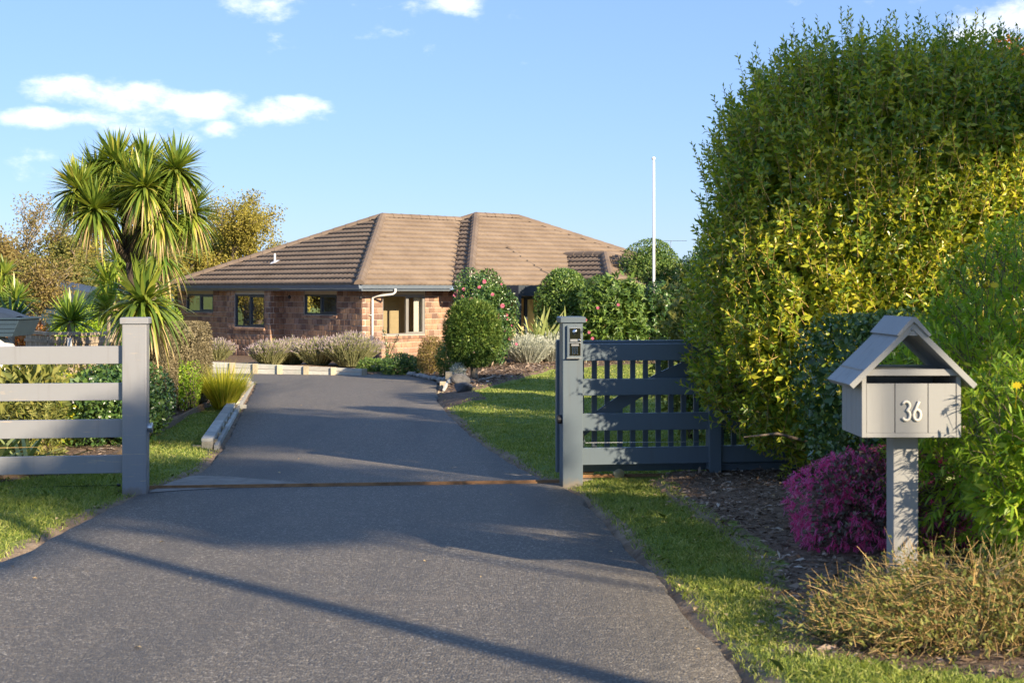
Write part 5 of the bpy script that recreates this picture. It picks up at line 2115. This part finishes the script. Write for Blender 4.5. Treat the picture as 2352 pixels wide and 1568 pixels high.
    for i, (dx, h) in enumerate(((-.12, .95), (.05, .55), (.30, .75), (.0, .35))):
        mb.tube([(0, 0, -.05), (dx * .4, 0, h * .5), (dx, 0, h)], [.015, .012, .006], 5)
        n = 40
        f = RNG.uniform(.45, 1, n)
        lv.broad(np.stack([dx * f, RNG.normal(0, .04, n), h * f], 1) + rvec(n) * .05, rvec(n), rvec(n), .06, .035)
    mb.build('trunk', M['bark_dark'], t, smooth=True)
    lv.build('crown', M['lf_dark'], t)
    # flagpole, antenna
    b = at(1501, 43)
    t = thing('flagpole', 'slim white flagpole rising above the shrubs', 'flagpole', b)
    MB().lathe((0, 0, -.2), [(.042, 0), (.036, 3.2), (.030, topZ(368, 43) - b[2] + .2)], 10).build('pole', M['white'], t, smooth=True)
    MB().lathe((0, 0, topZ(367, 43) - b[2]), [(.05, 0), (.06, .02), (.06, .06), (.03, .085)], 10).build('cap', M['white'], t)
    rp = MB()
    rp.tube([(.05, -.03, .5), (.047, -.035, 3.0), (.04, -.03, topZ(372, 43) - b[2])], .006, 5)
    rp.build('rope', M['white'], t)
    b = at(1541, 75)
    t = thing('television_antenna', 'thin television antenna on a mast beyond the shrubs', 'antenna', b)
    h = topZ(553, 75) - b[2]
    MB().tube([(0, 0, -.1), (0, 0, h)], .02, 6).build('mast', M['alu'], t)
    bo = MB()
    bo.tube([(-.75, 0, h), (.85, 0, h)], .012, 5)
    for i in range(9):
        bo.tube([(.0 + i * .09, -.25, h), (.0 + i * .09, .25, h)], .007, 4)
    bo.build('boom', M['alu'], t)


def build_left_garden():
    # tall clipped grey hedges
    for lab, (x0, x1, y0, y1, z1), mat, seed in (('near tall clipped grey brown hedge block behind the fence post', (-5.72, -5.12, 20.6, 21.9, 1.22), 'lf_grey', 1),
                                                ('far tall clipped hedge block with sunlit right face', (-5.9, -5.02, 22.5, 23.9, 1.27), 'lf_grey', 2)):
        b = ((x0 + x1) / 2, (y0 + y1) / 2, g1(y0))
        t = thing('clipped_hedge', lab, 'hedge', b)
        lv = Leaves()
        hx, hy, hz = (x1 - x0) / 2, (y1 - y0) / 2, (z1 - b[2]) / 2
        pts, nr = shell(20000, (0, 0, hz), (hx, hy, hz), 9, .93, -.97, .012, 100 + seed)
        lv.quad(pts, unit(nr * .8 + UPV * .3 + rvec(len(pts)) * .9), unit(nr + rvec(len(pts))), .038, .017)
        pts, nr = shell(5000, (0, 0, hz), (hx * .92, hy * .92, hz * .95), 9, .9, -.97, .012, 100 + seed)
        lv.quad(pts, unit(np.cross(nr, rvec(len(pts)))), nr, .11, .08)
        lv.build('crown', M[mat], t)
        stem_tubes((0, 0, -.05), (0, 0, hz), (hx, hy, hz), 6, .03, seed=seed).build('trunk', M['bark_dark'], t, smooth=True)
    shrub('bright_shrub', 'small lime green plant between the two clipped hedges', 'shrub', (-5.0, 22.2, g1(22)), (-5.05, 22.2, .28), (.22, .26, .42), 1400, (.03, .014), 'lf_bright', seed=111, zmin=-.9)
    # rhaphiolepis, gardenia hedge etc.
    t = shrub('hawthorn_shrub', 'glossy rounded shrub with tiny white flowers right behind the fence post', 'shrub', (-4.72, 16.9, g1(16.9)), (-4.72, 16.9, .42), (.68, .6, .50), 5200, (.048, .032), 'lf_dark', seed=112, zmin=-.95, inner=.7)
    fl = Leaves()
    pts, nr = shell(60, (0, 0, .42 - t.location.z), (.70, .62, .52), 2.2, .97, -.3, .1, 112)
    k = 6
    Pn, A = np.repeat(pts, k, 0), np.repeat(nr, k, 0)
    fl.broad(Pn, unit(np.cross(A, rvec(len(A))) + A * .3), A, .018, .012)
    tag(fl.build('blossom', M['fl_white'], t), kind='stuff')
    shrub('low_hedge', 'low yellow tipped clipped hedge seen between the fence rails', 'hedge', (-5.85, 17.0, g1(17)), (-5.85, 17.0, .36), (.85, .55, .46), 7000, (.05, .022), 'lf_hedge', seed=113, e=3.5, zmin=-.95, inner=.75, whorl=4)
    shrub('low_hedge', 'brownish flat topped hedge along the paling fence', 'hedge', (-6.6, 19.3, g1(19.3)), (-6.6, 19.3, .40), (1.5, .5, .48), 9000, (.04, .02), 'lf_olive', seed=114, e=4, zmin=-.95, inner=.8)
    shrub('feathery_shrub', 'soft yellow green feathery plant behind the lower fence rails', 'shrub', (-4.98, 14.9, g1(14.9)), (-4.98, 14.9, .36), (.34, .3, .40), 2600, (.06, .012), 'lf_weed', seed=115, zmin=-.9, whorl=8)
    shrub('broadleaf_plant', 'broad leaved plant above the second fence rail at the left edge', 'plant', (-5.30, 15.3, g1(15.3)), (-5.30, 15.3, .62), (.42, .4, .42), 420, (.13, .05), 'lf_weed', seed=116, zmin=-.6, inner=.3, up=.6)
    b = (-4.95, 13.95, g1(14))
    t = thing('flax_plant', 'coarse flax plant with long blades behind the left fence rails', 'plant', b)
    lv = Leaves()
    flaxes(lv, (-.15, 0, .02), 55, .85, .05, .6)
    flaxes(lv, (.1, .15, .02), 40, .75, .045, .5)
    lv.build('leaf_blades', M['lf_flax'], t)
    # sedge tuft
    b = at(514, 22.8)
    t = thing('sedge_tuft', 'golden green grass tussock beside the white sleeper edge', 'grass tuft', b)
    lv = Leaves()
    n = 1500
    a = RNG.uniform(0, 6.28, n)
    q = np.sqrt(RNG.random(n))
    p = np.stack([np.cos(a) * q * .12, np.sin(a) * q * .12, np.zeros(n)], 1)
    d = unit(np.stack([np.cos(a) * q * .62, np.sin(a) * q * .62, np.full(n, 1.0)], 1) + rvec(n) * .10)
    lv.strap(p, d, RNG.uniform(.6, .95, n), .010, RNG.uniform(.05, .4, n), 5, None, (1, 1, .9, .7, .4, .05))
    lv.build('blades', M['lf_tuft'], t)
    # bed edging boards
    pts = [(-4.64, 12.9), (-4.3, 13.6), (-4.2, 15), (-4.5, 17.7), (-4.75, 20.4), (-5.0, 23.2)]
    t = thing('garden_edging', 'low dark timber edging round the left garden bed', 'edging', (pts[0][0], pts[0][1], g1(12.9)))
    o = Vector(t.location)
    pts2 = [(-6.8, 12.45)] + pts
    for (xa, ya), (xb, yb) in zip(pts2[:-1], pts2[1:]):
        d = Vector((xb - xa, yb - ya, 0)).normalized() * .006
        MB().bar(Vector((xa, ya, g1(ya) + .05)) - o + d, Vector((xb, yb, g1(yb) + .05)) - o - d, .045, .13).build('board', M['edging'], t)
    MB().bar(Vector((-5.0, 23.25, g1(23.2) + .03)) - o, Vector((-4.35, 23.3, g1(23.2) + .03)) - o, .03, .07).build('board', M['sleeper'], t)


def build_timber():
    # long low sleeper edge along the left side of the drive
    ys = [16.55, 19.2, 21.8, 24.3, 26.8, 29.0, 30.7]
    xs = [float(drive_x(y)[0]) - .17 for y in ys]
    t = thing('timber_edge', 'long whitewashed sleeper edge along the left side of the driveway', 'retaining edge', (xs[0], ys[0], g1(ys[0])))
    o = Vector(t.location)
    def q(i, dx, dz):
        return Vector((xs[i] + dx, ys[i], g1(ys[i]) + dz)) - o
    for i in range(len(ys) - 1):
        e = (q(i + 1, 0, 0) - q(i, 0, 0)).normalized() * .004
        MB().bar(q(i, 0, .115) + e, q(i + 1, 0, .115) - e, .13, .04).build('cap_board', M['sleeper'], t, bevel=.006)
        MB().bar(q(i, .035, .04) + e, q(i + 1, .035, .04) - e, .04, .11).build('face_board', M['sleeper'], t, bevel=.004)
        MB().bar(q(i, .105, .022) + e, q(i + 1, .105, .022) - e, .05, .07).build('toe_board', M['sleeper'], t, bevel=.004)
        n = 3
        for k in range(n):
            m = q(i, .07, .045).lerp(q(i + 1, .07, .045), (k + .5) / n)
            MB().box(m.x - .022, m.x + .022, m.y - .05, m.y + .05, m.z - .2, m.z + .04).build('block', M['sleeper_end'], t)
    MB().box(-.06, .06, -.015, .07, -.2, .094).build('end_post', M['sleeper_end'], t, bevel=.005)
    MB().box(-.17, -.066, .0, .05, -.1, .05).build('block', M['sleeper_end'], t)
    e = q(6, 0, .115)
    MB().bar(e + Vector((0, .07, 0)), e + Vector((-.55, .22, 0)), .135, .05).build('cap_board', M['sleeper'], t)
    # low wall before the lavender
    pa, pb = GP(470, 857), GP(842, 862.5)
    t = thing('timber_wall', 'low whitewashed timber retaining wall below the lavender', 'retaining wall', (pa[0], pa[1], g1(pa[1])))
    o = Vector(t.location)
    us = [478, 534, 586.5, 642.5, 703, 766, 837]
    def pt(u):
        f = (u - 470) / (842 - 470)
        # follow the straight line between both ends in plan
        k0 = (u - 1176) / F
        dx, dy = pb[0] - pa[0], pb[1] - pa[1]
        s = (k0 * pa[1] - pa[0]) / (dx - k0 * dy)
        y = pa[1] + dy * s
        return Vector((pa[0] + dx * s, y, g1(y))) - o, .30 - .135 * s
    for ua, ub in zip(us[:-1], us[1:]):
        (p, ha), (r_, hb) = pt(ua), pt(ub)
        e = (r_ - p).normalized() * .004
        for k in (0, 1):
            za, zb_ = ha * (k * .5 + .25), hb * (k * .5 + .25)
            MB().bar(p + e + Vector((0, .03, za)), r_ - e + Vector((0, .03, zb_)), .045, (ha + hb) / 4 - .008).build('board', M['sleeper'], t, bevel=.004)
    for u in us[1:]:
        p, h = pt(u)
        MB().box(p.x - .065, p.x + .065, p.y - .035, p.y + .004, p.z - .2, p.z + h + .005).build('post', M['sleeper_end'], t, bevel=.006)
    # stepped posts on the right side
    b = GP(1020, 928)
    t = thing('stepped_edge', 'stepped pine posts and boards edging the bark bed beside the rocks', 'edging', (b[0], b[1], g1(b[1])))
    o = Vector(t.location)
    def pp(u, v, y):
        return P(u, v, y) - o
    for ua, ub, va, y in ((1023, 1039, 853, 30.8), (1010, 1024, 876, 28.9), (1005, 1019, 900, 27.7), (1010, 1027, 909, 26.9)):
        a, c = pp(ua, va, y), pp(ub, va, y)
        MB().box(a.x, c.x, a.y, a.y + .10, g1(y) - o.z - .15, a.z).build('post', M['sleeper_end'], t, bevel=.006)
    for (u0, v0, y0, u1, v1, y1) in ((1039, 855, 30.9, 1068, 848, 33.0), (1024, 880, 29.0, 1036, 866, 30.4), (1019, 893, 27.9, 1026, 879, 28.8), (1021, 905, 27.6, 1031, 913, 27.0), (1028, 928, 26.8, 1053, 950, 24.8)):
        a, c = pp(u0, v0, y0), pp(u1, v1, y1)
        MB().bar(a + Vector((0, 0, -.07)), c + Vector((0, 0, -.07)), .04, .15).build('board', M['sleeper'], t, bevel=.004)
    a = pp(1030, 951, 24.7)
    MB().bar(a + Vector((.0, 0, 0)), a + Vector((.2, 0, 0)), .05, .06).build('board', M['sleeper_end'], t)


def rock_mesh(seed, sx, sy, sz, sub=3, rough=.25):
    bm = bmesh.new()
    bmesh.ops.create_icosphere(bm, subdivisions=sub, radius=1)
    rg = np.random.default_rng(seed)
    ks = [(unit(rg.normal(size=(1, 3)))[0], rg.uniform(.55, .95)) for _ in range(16)]
    for v in bm.verts:
        p = np.array(v.co)
        for n, d in ks:                         # chop flats
            t = p @ n
            if t > d:
                p = p - n * (t - d) * .9
        p = p * (1 + rg.normal(0, .03) * (rough > .1))
        v.co = (p[0] * sx, p[1] * sy, p[2] * sz)
    me = bpy.data.meshes.new('rock')
    bm.to_mesh(me)
    bm.free()
    return me


def build_stones():
    for lab, u, v, y, s, seed in (('upper grey boulder at the tip of the bark bed', 1058, 890, 29.0, (.21, .16, .15), 3), ('lower angular grey boulder at the tip of the bark bed', 1062, 914, 27.0, (.21, .16, .14), 4)):
        p = P(u, v, y)
        o = link('boulder', rock_mesh(seed, *s), M['stone'])
        o.location = (p.x, y, land1(p.x, y) + s[2] * .62)
        tag(o, lab, 'rock', 'boulders beside the stepped posts')
    p = P(864, 850, 36.2)
    o = link('boulder', rock_mesh(6, .28, .2, .16), M['pebble'])
    o.location = (p.x, 36.2, land1(p.x, 36.2) + .06)
    tag(o, 'pale flat rock at the right end of the timber wall', 'rock')
    n = 15
    for i in range(n):
        f = i / (n - 1)
        u, v = 924 + (1022 - 924) * f, 859 + (878 - 859) * f + 2 * math.sin(f * 3.1)
        x, y = GP(u, v)
        o = link('river_stone', rock_mesh(20 + i, random.uniform(.09, .14), random.uniform(.08, .12), random.uniform(.06, .085), 2, .0), M['pebble'])
        o.location = (x + .05, y + .08, g1(y) + .04)
        o.rotation_euler = (0, 0, random.uniform(0, 3))
        for pl in o.data.polygons:
            pl.use_smooth = True
        tag(o, 'smooth grey river stone in the row edging the end of the driveway', 'stone', 'river stones edging the drive')


def build_left_clutter():
    # paling fence
    path = [(-7.9, 23.6), (-7.3, 22.3), (-6.66, 21.9), (-5.9, 23.4), (-5.6, 26.2)]
    path = [(gx_(60, 25.0), 25.0), (gx_(112, 24.0), 24.0), (gx_(186, 24.2), 24.2), (gx_(275, 25.6), 25.6), (gx_(330, 27), 27.0)]
    t = thing('paling_fence', 'weathered vertical paling fence with capping behind the left rails', 'fence', (path[0][0], path[0][1], g1(25)))
    o = Vector(t.location)
    pm = MB().box(-.045, .045, -.009, .009, -.1, 1.0).mesh('paling')
    pm.materials.append(M['paling'])
    for i, ((xa, ya), (xb, yb)) in enumerate(zip(path[:-1], path[1:])):
        a, c = Vector((xa, ya, 0)), Vector((xb, yb, 0))
        L = (c - a).length
        n = max(2, int(L / .096))
        ang = math.atan2(yb - ya, xb - xa)
        top = topZ(762, (ya + yb) / 2) - g1(ya) - .06
        for k in range(n):
            p = a.lerp(c, (k + .5) / n) - Vector((o.x, o.y, 0))
            q = bpy.data.objects.new('paling', pm)
            COL.objects.link(q)
            q.parent = t
            q.location = (p.x, p.y, random.uniform(-.004, .004))
            q.rotation_euler = (0, random.uniform(-.006, .006), ang + random.uniform(-.03, .03))
            q.scale = (1, 1, top)
        nrm = Vector((math.sin(ang), -math.cos(ang), 0))
        a2, c2 = a - Vector((o.x, o.y, 0)), c - Vector((o.x, o.y, 0))
        MB().bar(a2 + Vector((0, 0, top + .045)), c2 + Vector((0, 0, top + .045)), .10, .05).build('capping', M['paling'], t)
        MB().bar(a2 + nrm * .025 + Vector((0, 0, top - .09)), c2 + nrm * .025 + Vector((0, 0, top - .09)), .022, .05).build('rail', M['paling'], t)
    nt = MB().box(-.035, .035, -.022, -.012, .72, .86)
    no = nt.build('notice', M['white'], t)
    pq = P(161, 784, 24.05) - o
    no.location = (pq.x, pq.y - .01, pq.z - .80)
    # tarpaulin heap and navy tray
    y0 = 19.5
    x1 = gx_(78, y0)
    t = thing('covered_heap', 'white tarpaulin draped over a heap behind the top fence rail', 'tarpaulin', (x1 - .8, y0, g1(y0)))
    n, m = 22, 12
    V = []
    ztop = topZ(775, y0) - g1(y0)
    for j in range(m):
        for i in range(n):
            fx, fy = i / (n - 1), j / (m - 1)
            x = -1.2 + fx * 2.0
            y = -.55 + fy * 1.3
            edge = min(fx * 3.2, (1 - fx) * 4.5, fy * 4, (1 - fy) * 4, 1)
            z = ztop * (1 if edge >= 1 else edge ** .35 * .96) + .025 * math.sin(x * 6 + y * 3) + .03 * math.sin(x * 2.3 - y * 5)
            if edge <= .001:
                z = .0
            V.append((x, y, max(z, 0)))
    i = (np.arange(m - 1)[:, None] * n + np.arange(n - 1)[None, :]).ravel()
    link('cover', np_mesh('cover', np.array(V), [np.stack([i, i + 1, i + n + 1, i + n], 1)], True), M['tarp_white'], t)
    t = thing('navy_tray', 'navy blue ribbed tray with dark tarpaulin resting on the white cover', 'tray', (x1 - .8, y0 + .1, g1(y0) + ztop))
    w0, w1 = -1.0, gx_(59, y0) - (x1 - .8)
    bd = MB()
    bd.prism([(w0, .02), (w1 - .10, .02), (w1, .25), (w0, .25)], 'y', -.35, .5)
    bo = bd.build('body', M['navy'], t, bevel=.008)
    for k, z in enumerate((.075, .13, .19)):
        MB().box(w0, w1 - .09 + z * .3, -.365, -.352, z, z + .022).build('rib', M['navy'], bo)
    MB().box(w0 - .02, w1 + .02, -.38, .52, .252, .275).build('rim', M['navy'], t)
    n, m = 16, 8
    V = []
    for j in range(m):
        for i in range(n):
            fx, fy = i / (n - 1), j / (m - 1)
            x = w0 + .05 + fx * (w1 - w0 - .16)
            e = min(fx * 4, (1 - fx) * 1.6, fy * 3, (1 - fy) * 3, 1)
            V.append((x, -.33 + fy * .8, .277 + .20 * max(e, 0) ** .6 + .015 * math.sin(x * 9 + fy * 7)))
    i = (np.arange(m - 1)[:, None] * n + np.arange(n - 1)[None, :]).ravel()
    link('tarpaulin', np_mesh('tarpaulin', np.array(V), [np.stack([i, i + 1, i + n + 1, i + n], 1)], True), M['tarp_navy'], t)


build_big_hedge()
build_front_plants()
build_cordylines()
build_background()
build_house_garden()
build_left_garden()
build_timber()
build_stones()
build_left_clutter()


# ------------------------------------------------------------------ unseen street side: hedges and trees added to shade the entrance, street lamp
def build_street_side():
    shrub('shading_hedge', 'tall dense unseen hedge added to shade the driveway, outside the right picture edge', 'hedge', (6.6, 6.9, land1(6.6, 6.9)),
          (6.6, 6.9, 1.45), (1.2, 2.5, 1.55), 9000, (.13, .07), 'lf_mid', e=3, seed=201, zmin=-.95, inner=.6, style='quad', r0=.06)  # out of view, sized to shade the driveway and leave the mailbox in sun
    shrub('shading_hedge', 'second tall unseen hedge added to shade the driveway, beside the hedge tree', 'hedge', (7.0, 12.4, land1(7.0, 12.4)),
          (7.0, 12.4, 2.1), (1.25, 2.3, 2.2), 9000, (.13, .07), 'lf_mid', e=3, seed=208, zmin=-.95, inner=.6, style='quad', r0=.06)  # added out of view to keep the inner driveway in shade
    for lab, x, y, top, rx, rz, seed in (('broad unseen tree added to shade the driveway, beyond the hedge tree', 7.6, 16.5, 5.0, 1.5, 1.7, 202),
                                         ('second broad unseen tree added to shade the driveway, further back', 8.2, 21.5, 5.4, 1.8, 2.0, 203),
                                         ('tall crowned unseen tree added to shade the top of the hedge tree', 12.2, 2.0, 9.9, 2.2, .95, 204),
                                         ('middle unseen tree added to shade the entrance, behind the camera to the right', 12.4, -1.2, 6.2, 1.5, 1.9, 205),
                                         ('dense tall unseen tree added to shade a band of driveway, behind the lamp', 12.4, -4.2, 9.3, 1.9, .8, 206),
                                         ('small unseen tree added to streak the driveway with shade, furthest behind the camera', 12.6, -9.8, 6.1, 1.3, 1.6, 207)):
        b = (x, y, land1(x, y))  # unseen crowns, placed and shaped for the shadows they cast
        shrub('shading_tree', lab, 'tree', b, (x, y, top - rz), (rx, rx, rz), 7000, (.17, .10), 'lf_mid', e=2.2, seed=seed, zmin=-.95, inner=.45, style='quad', r0=.14, stems=5, lump=.2,
              group='unseen trees added to shade the entrance')
    b = (6.45, -1.04, land1(6.45, -1.04))
    t = thing('street_lamp', 'slim street lamp behind the camera whose shadow crosses the driveway', 'street lamp', b)
    MB().lathe((0, 0, -.2), [(.11, 0), (.10, 3), (.075, 6.4)], 12).build('pole', M['alu'], t, smooth=True)
    MB().tube([(0, 0, 6.15), (-.1, -.3, 6.35), (-.2, -.9, 6.4)], .04, 8).build('arm', M['alu'], t, smooth=True)
    MB().box(-.32, -.10, -1.35, -.85, 6.36, 6.46).build('lamp_head', M['alu'], t, bevel=.03)


build_street_side()


def build_litter():
    """fallen leaves and petals on the drive and lawn"""
    lv = Leaves()
    n = 90
    x = np.concatenate([RNG.uniform(-4, 2.2, n), RNG.uniform(.8, 2.4, n)])
    y = np.concatenate([RNG.uniform(5.2, 26, n), RNG.uniform(6, 13, n)])
    n = len(x)
    xl, xr = drive_x(y)
    on = (x > xl) & (x < xr)
    keep = ~on | (RNG.random(n) < .5)
    z = np.where(on, G(y) + .012, land(x, y) + .02)
    p = np.stack([x, y, z], 1)[keep]
    m = len(p)
    d = unit(np.stack([RNG.normal(size=m), RNG.normal(size=m), RNG.normal(0, .1, m)], 1))
    L = RNG.uniform(.015, .05, m)
    lv.broad(p, d, unit(UPV + rvec(m) * .3), L, L * .55, .2, .1)
    tag(lv.build('fallen_leaves', M['lf_dead']), 'scattered fallen leaves on the driveway and lawn', 'leaves', kind='stuff')


build_litter()
